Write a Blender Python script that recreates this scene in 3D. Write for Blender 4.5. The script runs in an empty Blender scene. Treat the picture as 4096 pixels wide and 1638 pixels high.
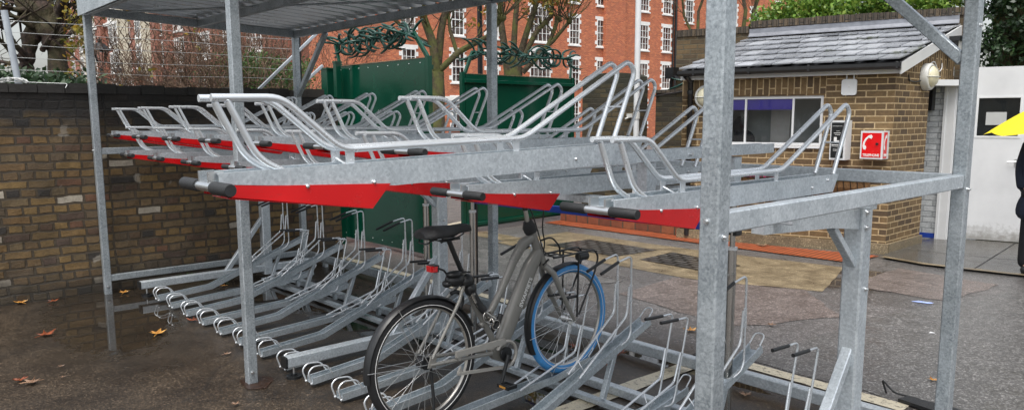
import bpy, math, random
from mathutils import Vector, Matrix, noise
PI=math.pi; R=math.radians; V=Vector
sc=bpy.context.scene; C=sc.collection
rnd=random.Random(7)

# ------------------------------------------------------------------ helpers
class MB:
    def __init__(s): s.v=[]; s.f=[]; s.sm=[]
    def add(s,vs,fs,sm=False):
        b=len(s.v); s.v+=[tuple(p) for p in vs]
        for f in fs: s.f.append([i+b for i in f]); s.sm.append(sm)
    def box(s,a,b):
        x0,y0,z0=a; x1,y1,z1=b
        s.add([(x0,y0,z0),(x1,y0,z0),(x1,y1,z0),(x0,y1,z0),(x0,y0,z1),(x1,y0,z1),(x1,y1,z1),(x0,y1,z1)],
              [(0,3,2,1),(4,5,6,7),(0,1,5,4),(1,2,6,5),(2,3,7,6),(3,0,4,7)])
    def ext(s,prof,A,B,up=(0,0,1),sm=False):
        """extrude a closed 2-d profile (side, up) from A to B"""
        A=V(A);B=V(B);d=(B-A).normalized();u=V(up)
        sd=d.cross(u)
        if sd.length<1e-4: sd=d.cross(V((0,1,0)))
        sd.normalize(); u=sd.cross(d)
        n=len(prof)
        vs=[A+sd*p[0]+u*p[1] for p in prof]+[B+sd*p[0]+u*p[1] for p in prof]
        fs=[(i,(i+1)%n,n+(i+1)%n,n+i) for i in range(n)]
        s.add(vs,fs,sm); s.add(vs,[tuple(range(n))[::-1],tuple(range(n,2*n))])
    def beam(s,A,B,w,h,up=(0,0,1),c=None):
        if c is None: c=min(w,h)*.09
        a,b=w/2,h/2
        s.ext([(-a+c,-b),(a-c,-b),(a,-b+c),(a,b-c),(a-c,b),(-a+c,b),(-a,b-c),(-a,-b+c)],A,B,up)
    def tube(s,pts,r,n=8,cap=True):
        P=[V(p) for p in pts]; m=len(P)
        rr=r if isinstance(r,(list,tuple)) else [r]*m
        T=[(P[min(i+1,m-1)]-P[max(i-1,0)]).normalized() for i in range(m)]
        N=T[0].orthogonal().normalized(); vs=[]
        for i in range(m):
            N=(N-T[i]*N.dot(T[i]))
            N=N.normalized() if N.length>1e-6 else T[i].orthogonal().normalized()
            B=T[i].cross(N)
            for k in range(n):
                a=2*PI*k/n; vs.append(P[i]+(N*math.cos(a)+B*math.sin(a))*rr[i])
        fs=[(i*n+k,i*n+(k+1)%n,(i+1)*n+(k+1)%n,(i+1)*n+k) for i in range(m-1) for k in range(n)]
        s.add(vs,fs,True)
        if cap: s.add(vs,[tuple(range(n))[::-1],tuple(range((m-1)*n,m*n))])
    def sweep(s,prof,pts,up=(0,0,1)):
        """profile swept in a vertical plane along a path (mitred)"""
        P=[V(p) for p in pts];m=len(P);n=len(prof);vs=[]
        for i in range(m):
            d0=(P[i]-P[i-1]).normalized() if i else (P[1]-P[0]).normalized()
            d1=(P[i+1]-P[i]).normalized() if i<m-1 else d0
            t=(d0+d1).normalized(); sd=t.cross(V(up)).normalized(); u=sd.cross(t)
            k=1/max(.5,t.dot(d0))
            for p in prof: vs.append(P[i]+sd*p[0]+u*p[1]*k)
        fs=[(i*n+k,i*n+(k+1)%n,(i+1)*n+(k+1)%n,(i+1)*n+k) for i in range(m-1) for k in range(n)]
        s.add(vs,fs); s.add(vs,[tuple(range(n))[::-1],tuple(range((m-1)*n,m*n))])
    def prism(s,poly,off):
        o=V(off); n=len(poly); vs=[V(p) for p in poly]; vs=vs+[p+o for p in vs]
        s.add(vs,[(i,(i+1)%n,n+(i+1)%n,n+i) for i in range(n)]+[tuple(range(n))[::-1],tuple(range(n,2*n))])
    def ball(s,c,rx,ry=None,rz=None,nu=12,nv=8):
        ry=ry or rx; rz=rz or rx; vs=[]
        for j in range(nv+1):
            t=PI*j/nv
            for i in range(nu):
                a=2*PI*i/nu; vs.append((c[0]+rx*math.sin(t)*math.cos(a),c[1]+ry*math.sin(t)*math.sin(a),c[2]+rz*math.cos(t)))
        s.add(vs,[(j*nu+i,(j+1)*nu+i,(j+1)*nu+(i+1)%nu,j*nu+(i+1)%nu) for j in range(nv) for i in range(nu)],True)
    def torus(s,c,Rr,r,ax,nu=48,nv=8,a0=0,a1=2*PI,flat=1.0):
        """ring about axis 'x' in the y-z plane etc."""
        full=abs(a1-a0-2*PI)<1e-6; m=nu if full else nu+1; vs=[]
        for i in range(m):
            a=a0+(a1-a0)*i/nu; ca,sa=math.cos(a),math.sin(a)
            for k in range(nv):
                b=2*PI*k/nv; q=Rr+r*math.cos(b); w=r*math.sin(b)*flat
                vs.append({'x':(c[0]+w,c[1]+q*ca,c[2]+q*sa),'z':(c[0]+q*ca,c[1]+q*sa,c[2]+w),'y':(c[0]+q*ca,c[1]+w,c[2]+q*sa)}[ax])
        fs=[]
        for i in range(nu):
            j=(i+1)%m
            for k in range(nv): fs.append((i*nv+k,i*nv+(k+1)%nv,j*nv+(k+1)%nv,j*nv+k))
        s.add(vs,fs,True)
    def build(s,name,mat,parent=None,loc=(0,0,0),rz=0,world=True):
        me=bpy.data.meshes.new(name); me.from_pydata(s.v,[],s.f)
        me.polygons.foreach_set('use_smooth',s.sm); me.validate(); me.update()
        if mat: me.materials.append(mat)
        o=bpy.data.objects.new(name,me); C.objects.link(o)
        o.location=loc; o.rotation_euler=(0,0,rz)
        if parent:
            o.parent=parent
            if world:
                L=V(WL.get(parent.name,(0,0,0)))
                o.location=V(loc)-L
            WL[o.name]=V(WL.get(parent.name,(0,0,0)))+o.location if world else V((0,0,0))
        else: WL[o.name]=V(loc)
        return o
WL={}
def empty(name,loc=(0,0,0),label=None,cat=None,group=None):
    o=bpy.data.objects.new(name,None); C.objects.link(o); o.location=loc; o.empty_display_size=.1
    WL[o.name]=V(loc)
    if label: tag(o,label,cat,group)
    return o
def tag(o,label=None,cat=None,group=None,kind=None):
    if label: o['label']=label
    if cat: o['category']=cat
    if group: o['group']=group
    if kind: o['kind']=kind
    return o
def kids(o): return [c for c in bpy.data.objects if c.parent==o]
def copy_tree(o,parent=None):
    c=o.copy(); C.objects.link(c); c.parent=parent
    for ch in kids(o): copy_tree(ch,c)
    return c
def fillet(pts,r=.03,n=4):
    P=[V(p) for p in pts]; out=[P[0]]
    for i in range(1,len(P)-1):
        a,b,c=P[i-1],P[i],P[i+1]
        k=min(r,(a-b).length*.48,(c-b).length*.48)
        p=b+(a-b).normalized()*k; q=b+(c-b).normalized()*k
        for j in range(n+1):
            t=j/n; out.append(p*(1-t)**2+b*2*t*(1-t)+q*t*t)
    out.append(P[-1]); return out
def text_mesh(txt,size,depth,name,mat,M,parent=None,bold=0.0,sx=1):
    cu=bpy.data.curves.new(name,'FONT'); cu.body=txt; cu.size=size; cu.extrude=depth; cu.align_x='CENTER'; cu.align_y='CENTER'; cu.offset=bold
    t=bpy.data.objects.new(name+'_tmp',cu); C.objects.link(t)
    dg=bpy.context.evaluated_depsgraph_get(); me=bpy.data.meshes.new_from_object(t.evaluated_get(dg))
    bpy.data.objects.remove(t); me.materials.clear(); me.materials.append(mat)
    me.transform(M@Matrix.Diagonal((sx,1,1,1)))
    o=bpy.data.objects.new(name,me); C.objects.link(o)
    if parent: o.parent=parent; o.location=-V(WL.get(parent.name,(0,0,0)))
    return o

# ------------------------------------------------------------------ materials
def newmat(name):
    m=bpy.data.materials.new(name); m.use_nodes=True; nt=m.node_tree
    b=nt.nodes['Principled BSDF']; return m,nt,b
def N(nt,t,**k):
    n=nt.nodes.new(t)
    for a,v in k.items():
        if a in n.inputs.keys(): n.inputs[a].default_value=v
        else: setattr(n,a,v)
    return n
def L(nt,a,b): nt.links.new(a,b)
def coords(nt,kind='Object',scale=None,rand=False):
    tc=N(nt,'ShaderNodeTexCoord'); o=tc.outputs[kind]
    if rand:
        oi=N(nt,'ShaderNodeObjectInfo'); ad=N(nt,'ShaderNodeVectorMath',operation='ADD')
        mu=N(nt,'ShaderNodeMath',operation='MULTIPLY'); mu.inputs[1].default_value=37.
        L(nt,oi.outputs['Random'],mu.inputs[0]); L(nt,o,ad.inputs[0]); L(nt,mu.outputs[0],ad.inputs[1]); o=ad.outputs[0]
    if scale:
        mp=N(nt,'ShaderNodeMapping'); mp.inputs['Scale'].default_value=scale; L(nt,o,mp.inputs[0]); o=mp.outputs[0]
    return o
def ramp(nt,fac,stops,interp='LINEAR'):
    r=N(nt,'ShaderNodeValToRGB'); r.color_ramp.interpolation=interp
    e=r.color_ramp.elements
    while len(e)<len(stops): e.new(.5)
    for i,(p,c) in enumerate(stops):
        e[i].position=p; e[i].color=(c[0],c[1],c[2],1) if not isinstance(c,(int,float)) else (c,c,c,1)
    L(nt,fac,r.inputs[0]); return r.outputs[0]
def noisef(nt,co,scale,detail=5,rough=.55,dist=0):
    n=N(nt,'ShaderNodeTexNoise'); n.inputs['Scale'].default_value=scale; n.inputs['Detail'].default_value=detail
    n.inputs['Roughness'].default_value=rough; n.inputs['Distortion'].default_value=dist
    L(nt,co,n.inputs['Vector']); return n.outputs['Fac']
def mixc(nt,fac,a,b,mode='MIX'):
    m=N(nt,'ShaderNodeMix',data_type='RGBA',blend_type=mode)
    for s,v in ((m.inputs[0],fac),(m.inputs[6],a),(m.inputs[7],b)):
        if hasattr(v,'is_linked') or isinstance(v,bpy.types.NodeSocket): L(nt,v,s)
        else: s.default_value=v if isinstance(v,(int,float)) else (v[0],v[1],v[2],1)
    return m.outputs[2]
def math_(nt,op,a,b=None,c=None,clamp=False):
    m=N(nt,'ShaderNodeMath',operation=op); m.use_clamp=clamp
    for i,v in enumerate((a,b,c)):
        if v is None: continue
        if isinstance(v,bpy.types.NodeSocket): L(nt,v,m.inputs[i])
        else: m.inputs[i].default_value=v
    return m.outputs[0]
def bump(nt,b,h,strength=.3,dist=.01):
    n=N(nt,'ShaderNodeBump'); n.inputs['Strength'].default_value=strength; n.inputs['Distance'].default_value=dist
    L(nt,h,n.inputs['Height']); L(nt,n.outputs[0],b.inputs['Normal'])
def flat(name,col,rough=.5,metal=0,var=.12,scale=12,bmp=0,coat=0,spec=.5):
    m,nt,b=newmat(name); co=coords(nt,rand=True)
    f=noisef(nt,co,scale,5,.6)
    lo=tuple(c*(1-var) for c in col); hi=tuple(min(1,c*(1+var)) for c in col)
    L(nt,ramp(nt,f,[(.3,lo),(.7,hi)]),b.inputs['Base Color'])
    L(nt,ramp(nt,f,[(.3,max(0,rough-.06)),(.7,min(1,rough+.08))]),b.inputs['Roughness'])
    b.inputs['Metallic'].default_value=metal; b.inputs['Coat Weight'].default_value=coat
    b.inputs['Coat Roughness'].default_value=.08; b.inputs['Specular IOR Level'].default_value=spec
    if bmp: bump(nt,b,noisef(nt,co,scale*8,4),bmp,.004)
    return m
def galv(name,lo,hi,metal,rough,sc1=55,streak=.35,bmp=.12):
    m,nt,b=newmat(name); co=coords(nt,rand=True)
    n1=noisef(nt,co,sc1,6,.7,.4); n2=noisef(nt,co,7,3,.5)
    vo=N(nt,'ShaderNodeTexVoronoi'); vo.inputs['Scale'].default_value=sc1*1.4; L(nt,co,vo.inputs['Vector'])
    sep=N(nt,'ShaderNodeSeparateColor'); L(nt,vo.outputs['Color'],sep.inputs[0])
    f=math_(nt,'ADD',math_(nt,'MULTIPLY',n1,.55),math_(nt,'ADD',math_(nt,'MULTIPLY',n2,.33),math_(nt,'MULTIPLY',sep.outputs[0],.12)))
    col=ramp(nt,f,[(.34,lo),(.5,tuple((a+c)/2 for a,c in zip(lo,hi))),(.64,hi)])
    co2=coords(nt,scale=(90,90,5),rand=True); st=noisef(nt,co2,1,4,.6)
    drip=ramp(nt,st,[(.62,0.),(.74,1.)])
    col=mixc(nt,math_(nt,'MULTIPLY',drip,streak),col,(.75,.78,.80))
    L(nt,col,b.inputs['Base Color'])
    L(nt,ramp(nt,f,[(.35,rough+.1),(.65,rough-.08)]),b.inputs['Roughness'])
    b.inputs['Metallic'].default_value=metal
    if bmp: bump(nt,b,n1,bmp,.003)
    return m
M={}
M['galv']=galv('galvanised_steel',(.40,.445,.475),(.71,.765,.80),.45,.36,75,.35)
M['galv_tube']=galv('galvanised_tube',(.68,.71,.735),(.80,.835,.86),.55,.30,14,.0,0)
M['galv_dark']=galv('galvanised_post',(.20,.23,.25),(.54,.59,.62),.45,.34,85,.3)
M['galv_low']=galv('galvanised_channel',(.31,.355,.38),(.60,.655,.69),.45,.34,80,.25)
M['roofsheet']=flat('profiled_roof_sheet',(.62,.65,.67),.22,.55,.12,3)
M['steel']=flat('brushed_stainless_steel',(.50,.48,.45),.22,1,.03,2)
M['zinc']=flat('bright_zinc_bolt',(.75,.76,.76),.3,1,.03,3)
M['rubber']=flat('black_foam_rubber',(.018,.019,.02),.55,0,.3,60,.4)
M['plastic']=flat('black_plastic',(.014,.015,.016),.35,0,.2,30)
M['red']=flat('glossy_red_paint',(.70,.006,.008),.22,0,.08,5,0,.5)
M['greenpaint']=flat('dark_green_paint',(.002,.050,.028),.14,0,.1,3)
M['greengloss']=flat('green_gloss_spike_paint',(.005,.045,.032),.3,.1,.25,8)
M['blue']=flat('blue_paint',(.012,.05,.33),.45,0,.15,6)
M['white']=flat('white_gloss_paint',(.66,.67,.675),.4,0,.05,4)
M['whitedirty']=flat('weathered_white_paint',(.62,.62,.60),.5,0,.12,6)
M['black']=flat('black_gutter_plastic',(.012,.012,.013),.32,0,.2,10)
M['cream']=flat('cream_plastic',(.62,.58,.42),.3,0,.05,5)
M['lightgrey']=flat('pale_grey_plastic',(.58,.58,.55),.45,0,.08,8)
M['slate']=None
M['yellow']=flat('yellow_umbrella_cloth',(.85,.68,.01),.5,0,.06,5)
M['navy']=flat('navy_coat_cloth',(.012,.018,.035),.85,0,.3,40,.3)
M['dark']=flat('dark_trouser_cloth',(.010,.011,.014),.9,0,.3,40,.3)
M['skin']=flat('skin',(.55,.33,.23),.5,0,.05,8)
M['hair']=flat('dark_hair',(.012,.009,.007),.5,0,.3,60)
M['frame']=flat('taupe_bike_paint',(.235,.23,.21),.3,.15,.06,4,0,.3)
M['framehi']=flat('taupe_chain_cover',(.32,.31,.285),.35,.1,.06,4)
M['tyre']=flat('black_tyre_rubber',(.014,.014,.015),.6,0,.3,60,.5)
M['tyreblue']=flat('blue_tyre_rubber',(.06,.28,.62),.5,0,.12,40,.3)
M['rim']=flat('satin_rim_alloy',(.50,.48,.44),.33,.8,.08,20)
M['lamp_red']=flat('red_lamp_lens',(.55,.01,.012),.12,0,.1,20,0,.6)
M['reflect']=flat('reflective_white_strip',(.8,.8,.78),.3,0,.03,9)
M['trunk']=None
M['terracotta']=flat('terracotta_tactile_paving',(.36,.085,.03),.5,0,.3,22,.4)
M['coir']=flat('brown_coir_liner',(.16,.085,.035),.9,0,.35,40,.8)
M['magenta']=flat('magenta_petals',(.40,.008,.10),.5,0,.3,30)
M['leafdark']=None
M['blind']=flat('indigo_blind_cloth',(.11,.085,.55),.7,0,.06,6)
M['room']=flat('grey_green_room_wall',(.27,.30,.29),.7,0,.1,2)
M['paper']=flat('grey_notice_paper',(.42,.43,.42),.6,0,.05,9)
M['concrete']=flat('pale_concrete_post',(.42,.46,.50),.7,0,.12,12,.3)
M['wire']=flat('galvanised_wire',(.55,.56,.55),.45,.6,.1,30)
M['ironblack']=flat('black_cast_iron',(.010,.011,.012),.4,.2,.2,10)
M['lead']=flat('lead_flashing',(.20,.21,.235),.4,.3,.2,10,.3)
M['litter']=flat('pale_blue_litter',(.35,.45,.80),.5,0,.05,9)

def brickmat(name,cols,mortar,bw,bh,ms=.012,swap=False,distort=0,rough=.8,soot=None,bmp=.6,stain=.25,pale=0,blot=None,squash=1,gain=1.):
    m,nt,b=newmat(name); tc=N(nt,'ShaderNodeTexCoord'); sp=N(nt,'ShaderNodeSeparateXYZ'); L(nt,tc.outputs['Object'],sp.inputs[0])
    u=math_(nt,'ADD',sp.outputs[0],sp.outputs[1]); v=sp.outputs[2]
    cb=N(nt,'ShaderNodeCombineXYZ')
    L(nt,(v if swap else u),cb.inputs[0]); L(nt,(u if swap else v),cb.inputs[1])
    vec=cb.outputs[0]
    if distort:
        nn=N(nt,'ShaderNodeTexNoise'); nn.inputs['Scale'].default_value=8; nn.inputs['Detail'].default_value=6; L(nt,vec,nn.inputs['Vector'])
        sb=N(nt,'ShaderNodeVectorMath',operation='SUBTRACT'); L(nt,nn.outputs['Color'],sb.inputs[0]); sb.inputs[1].default_value=(.5,.5,.5)
        scl=N(nt,'ShaderNodeVectorMath',operation='SCALE'); L(nt,sb.outputs[0],scl.inputs[0]); scl.inputs['Scale'].default_value=distort
        ad=N(nt,'ShaderNodeVectorMath',operation='ADD'); L(nt,vec,ad.inputs[0]); L(nt,scl.outputs[0],ad.inputs[1]); vec=ad.outputs[0]
    br=N(nt,'ShaderNodeTexBrick'); br.offset=.5; br.squash=squash; br.squash_frequency=2
    br.inputs['Scale'].default_value=1; br.inputs['Brick Width'].default_value=bw; br.inputs['Row Height'].default_value=bh
    br.inputs['Mortar Size'].default_value=ms; br.inputs['Mortar Smooth'].default_value=.25; br.inputs['Bias'].default_value=0
    br.inputs['Color1'].default_value=(0,0,0,1); br.inputs['Color2'].default_value=(1,1,1,1); br.inputs['Mortar'].default_value=(.5,.5,.5,1)
    L(nt,vec,br.inputs['Vector'])
    n=len(cols); col=ramp(nt,br.outputs['Color'],[((i+.0)/n,tuple(q*gain for q in c)) for i,c in enumerate(cols)],'CONSTANT')
    grain=noisef(nt,vec,60,5,.7); col=mixc(nt,.6,col,ramp(nt,math_(nt,'ADD',math_(nt,'MULTIPLY',grain,.5),math_(nt,'MULTIPLY',noisef(nt,vec,14,5,.6),.5)),[(.32,.35),(.68,1.65)]),'MULTIPLY')
    big=noisef(nt,vec,1.6,5,.65)
    col=mixc(nt,math_(nt,'MULTIPLY',ramp(nt,big,[(.45,0.),(.7,1.)]),stain),col,(.03,.026,.02))
    mcol=mixc(nt,.6,mortar,ramp(nt,noisef(nt,vec,25,4),[(.3,.5),(.7,1.4)]),'MULTIPLY')
    col=mixc(nt,br.outputs['Fac'],col,mcol)
    if pale:
        pn=noisef(nt,vec,4.2,3,.5); col=mixc(nt,math_(nt,'MULTIPLY',ramp(nt,pn,[(.69,0.),(.72,1.)]),pale),col,(.42,.38,.32))
    if soot:
        z0,z1,c=soot
        g=math_(nt,'ADD',sp.outputs[2],math_(nt,'MULTIPLY',math_(nt,'SUBTRACT',noisef(nt,vec,2.5,5,.6),.5),.5))
        f=N(nt,'ShaderNodeMapRange'); f.inputs['From Min'].default_value=z0; f.inputs['From Max'].default_value=z1; L(nt,g,f.inputs['Value'])
        col=mixc(nt,math_(nt,'MULTIPLY',f.outputs[0],.95),col,c)
    if blot:
        g=math_(nt,'ADD',sp.outputs[2],math_(nt,'MULTIPLY',math_(nt,'SUBTRACT',noisef(nt,vec,6,5,.6),.5),.3))
        f=N(nt,'ShaderNodeMapRange'); f.inputs['From Min'].default_value=blot[0]; f.inputs['From Max'].default_value=blot[1]; L(nt,g,f.inputs['Value'])
        col=mixc(nt,math_(nt,'MULTIPLY',f.outputs[0],.75),col,blot[2])
    L(nt,col,b.inputs['Base Color']); b.inputs['Roughness'].default_value=rough
    h=math_(nt,'SUBTRACT',math_(nt,'MULTIPLY',grain,.35),br.outputs['Fac']); bump(nt,b,h,bmp,.02)
    return m
stock=[(.16,.098,.036),(.125,.078,.034),(.19,.120,.042),(.105,.070,.036),(.15,.090,.034),(.085,.050,.030),(.14,.094,.044),(.115,.056,.030),(.17,.108,.040),(.095,.066,.038),(.132,.086,.036),(.072,.046,.032),(.155,.102,.048),(.118,.074,.032),(.030,.025,.021),(.145,.092,.038),(.10,.060,.030),(.125,.088,.044),(.34,.30,.24),(.135,.080,.032),(.110,.072,.034),(.165,.105,.040)]
M['stock']=brickmat('old_london_stock_brick',stock,(.062,.046,.028),.225,.079,.011,distort=.034,squash=.55,gain=1.12,bmp=1.,soot=(1.38,1.72,(.0065,.006,.006)),blot=(.34,.10,(.020,.018,.014)),pale=.5,stain=.55,rough=.62)
M['stock2']=brickmat('brown_garden_wall_brick',[(.085,.062,.030),(.055,.042,.024),(.11,.08,.038),(.045,.036,.024),(.07,.054,.028)],(.05,.045,.03),.225,.075,.010,distort=.02,stain=.75,soot=(1.7,2.35,(.020,.022,.012)))
hut=[(.155,.098,.043),(.115,.072,.034),(.185,.118,.052),(.135,.086,.040),(.09,.058,.031),(.165,.104,.046)]
M['hut']=brickmat('buff_hut_brick',hut,(.46,.34,.19),.225,.075,.008,stain=.3)
M['parapet']=brickmat('dull_brown_parapet_brick',[(.11,.074,.036),(.085,.058,.030),(.135,.09,.042),(.07,.05,.03)],(.10,.085,.055),.225,.075,.008,stain=.6)
M['soldier']=brickmat('buff_soldier_brick',hut,(.46,.34,.19),.25,.075,.008,swap=True,stain=.15)
M['redbrick']=brickmat('red_mansion_brick',[(.52,.135,.055),(.43,.105,.046),(.60,.175,.07),(.47,.112,.048),(.38,.09,.044)],(.48,.25,.15),.235,.078,.010,stain=.25,bmp=.2)
M['redbrick2']=brickmat('dark_red_mansion_brick',[(.32,.105,.065),(.25,.08,.055),(.38,.125,.075),(.29,.095,.058)],(.34,.21,.16),.235,.078,.010,stain=.35,bmp=.2)
M['kerbbrick']=brickmat('orange_kerb_brick',[(.22,.07,.035),(.17,.055,.03),(.27,.09,.04)],(.08,.06,.04),.225,.5,.012,stain=.2)
M['whitebrick']=brickmat('white_painted_brick',[(.50,.52,.53),(.56,.58,.59),(.46,.48,.49)],(.30,.32,.33),.225,.075,.008,stain=.1,bmp=.5,rough=.5)
M['coping']=brickmat('dark_brick_on_edge_coping',[(.085,.065,.045),(.065,.05,.036),(.11,.08,.05)],(.03,.026,.02),.25,.075,.009,swap=True,stain=.5)
M['sooty']=brickmat('soot_black_coping_brick',[(.020,.018,.016),(.034,.027,.02),(.014,.013,.012)],(.012,.011,.010),.5,.5,.001,stain=.3,rough=.6)
M['creamstone']=flat('cream_bay_stucco',(.50,.46,.36),.7,0,.15,2)
M['stone']=flat('white_painted_stone',(.80,.79,.76),.6,0,.08,2)

def leafmat(name,cols,tr=.25,rough=.45):
    m,nt,b=newmat(name); g=N(nt,'ShaderNodeNewGeometry')
    L(nt,ramp(nt,g.outputs['Random Per Island'],[(i/(len(cols)-1),c) for i,c in enumerate(cols)]),b.inputs['Base Color'])
    b.inputs['Roughness'].default_value=rough; b.inputs['Transmission Weight'].default_value=0
    tl=N(nt,'ShaderNodeBsdfTranslucent'); L(nt,b.inputs['Base Color'].links[0].from_socket,tl.inputs[0])
    mx=N(nt,'ShaderNodeMixShader'); mx.inputs[0].default_value=tr
    out=nt.nodes['Material Output']; L(nt,b.outputs[0],mx.inputs[1]); L(nt,tl.outputs[0],mx.inputs[2]); L(nt,mx.outputs[0],out.inputs[0])
    return m
M['leafbright']=leafmat('bright_green_leaves',[(.05,.13,.015),(.13,.26,.03),(.30,.40,.07),(.09,.20,.025),(.20,.32,.05)])
M['leafdark']=leafmat('dark_ivy_leaves',[(.008,.022,.008),(.018,.045,.014),(.03,.07,.02),(.012,.03,.010),(.05,.085,.03)],.1)
M['leafhedge']=leafmat('mid_green_hedge_leaves',[(.02,.06,.012),(.05,.12,.02),(.08,.16,.03),(.03,.08,.015)],.2)
M['leafautumn']=leafmat('autumn_leaves',[(.30,.17,.02),(.22,.24,.04),(.45,.28,.03),(.12,.17,.03),(.35,.12,.02)],.35)
M['twigs']=leafmat('bare_brown_twigs',[(.11,.065,.045),(.16,.10,.06),(.08,.05,.04),(.20,.13,.08)],.1,.8)
def barkmat(name,lo,hi,mossc,mossf):
    m,nt,b=newmat(name); co=coords(nt)
    f=noisef(nt,co,14,6,.65); col=ramp(nt,f,[(.35,lo),(.62,hi)])
    col=mixc(nt,math_(nt,'MULTIPLY',ramp(nt,noisef(nt,co,3,4),[(.45,0.),(.6,1.)]),mossf),col,mossc)
    L(nt,col,b.inputs['Base Color']); b.inputs['Roughness'].default_value=.85; bump(nt,b,f,.8,.03); return m
M['bark']=barkmat('plane_bark',(.018,.014,.008),(.085,.062,.034),(.085,.095,.018),.75)
M['bark2']=barkmat('reddish_plane_bark',(.010,.0065,.005),(.060,.036,.026),(.07,.075,.02),.35)

def slatemat():
    m,nt,b=newmat('wet_slate'); g=N(nt,'ShaderNodeNewGeometry'); co=coords(nt)
    f=noisef(nt,co,9,6,.65)
    base=ramp(nt,g.outputs['Random Per Island'],[(0,(.24,.25,.27)),(.5,(.34,.355,.38)),(1,(.46,.475,.50))])
    col=mixc(nt,.3,base,ramp(nt,f,[(.3,.6),(.7,1.4)]),'MULTIPLY')
    col=mixc(nt,math_(nt,'MULTIPLY',ramp(nt,noisef(nt,co,2.3,5,.6),[(.62,0.),(.68,1.)]),.7),col,(.07,.085,.02))
    L(nt,col,b.inputs['Base Color']); L(nt,ramp(nt,f,[(.3,.08),(.7,.22)]),b.inputs['Roughness']); bump(nt,b,f,.12,.004); return m
M['slate']=slatemat()
def glassmat(name,tint=(.02,.025,.03),tr=.6,rough=.03):
    m=bpy.data.materials.new(name); m.use_nodes=True; nt=m.node_tree; nt.nodes.clear()
    o=N(nt,'ShaderNodeOutputMaterial'); t=N(nt,'ShaderNodeBsdfTransparent'); t.inputs[0].default_value=(tr,tr,tr,1)
    g=N(nt,'ShaderNodeBsdfGlossy'); g.inputs['Roughness'].default_value=rough
    fr=N(nt,'ShaderNodeFresnel'); fr.inputs[0].default_value=1.5
    mx=N(nt,'ShaderNodeMixShader'); L(nt,fr.outputs[0],mx.inputs[0]); L(nt,t.outputs[0],mx.inputs[1]); L(nt,g.outputs[0],mx.inputs[2]); L(nt,mx.outputs[0],o.inputs[0])
    return m
M['glass']=glassmat('window_glass',tr=.95)
M['darkglass']=flat('dark_door_glass',(.012,.014,.014),.06,0,.2,3)
def redmat():
    m,nt,b=newmat('scuffed_red_panel'); co=coords(nt,rand=True); n=noisef(nt,co,9,6,.65); f2=noisef(nt,co,3,3,.5)
    col=ramp(nt,f2,[(.3,(.50,.004,.006)),(.7,(.72,.008,.010))])
    col=mixc(nt,math_(nt,'MULTIPLY',ramp(nt,noisef(nt,coords(nt,scale=(4,14,60),rand=True),1,6,.7),[(.60,0.),(.72,1.)]),.35),col,(.16,.05,.04))
    L(nt,col,b.inputs['Base Color']); L(nt,ramp(nt,n,[(.35,.10),(.7,.34)]),b.inputs['Roughness']); bump(nt,b,f2,.35,.02); return m
M['red']=redmat()
def doormat():
    m,nt,b=newmat('weathered_white_door'); co=coords(nt); sp=N(nt,'ShaderNodeSeparateXYZ'); L(nt,co,sp.inputs[0])
    g=math_(nt,'ADD',sp.outputs[2],math_(nt,'MULTIPLY',noisef(nt,co,14,6,.7),-.5))
    f=N(nt,'ShaderNodeMapRange'); f.inputs['From Min'].default_value=-.02; f.inputs['From Max'].default_value=-.2; L(nt,g,f.inputs['Value'])
    sm=noisef(nt,co,2.2,5,.6); col=ramp(nt,sm,[(.3,(.57,.58,.59)),(.7,(.68,.69,.70))])
    L(nt,mixc(nt,math_(nt,'MULTIPLY',f.outputs[0],.8),col,(.22,.21,.19)),b.inputs['Base Color']); b.inputs['Roughness'].default_value=.42; return m
M['doorpaint']=doormat()
m_,nt_,b_=newmat('dark_sash_glass')
co_=coords(nt_,rand=True)
L(nt_,ramp(nt_,noisef(nt_,co_,1.3,2),[(.42,(.018,.02,.022)),(.5,(.05,.055,.06)),(.62,(.30,.30,.28))]),b_.inputs['Base Color']); b_.inputs['Roughness'].default_value=.08
M['sash']=m_

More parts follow.
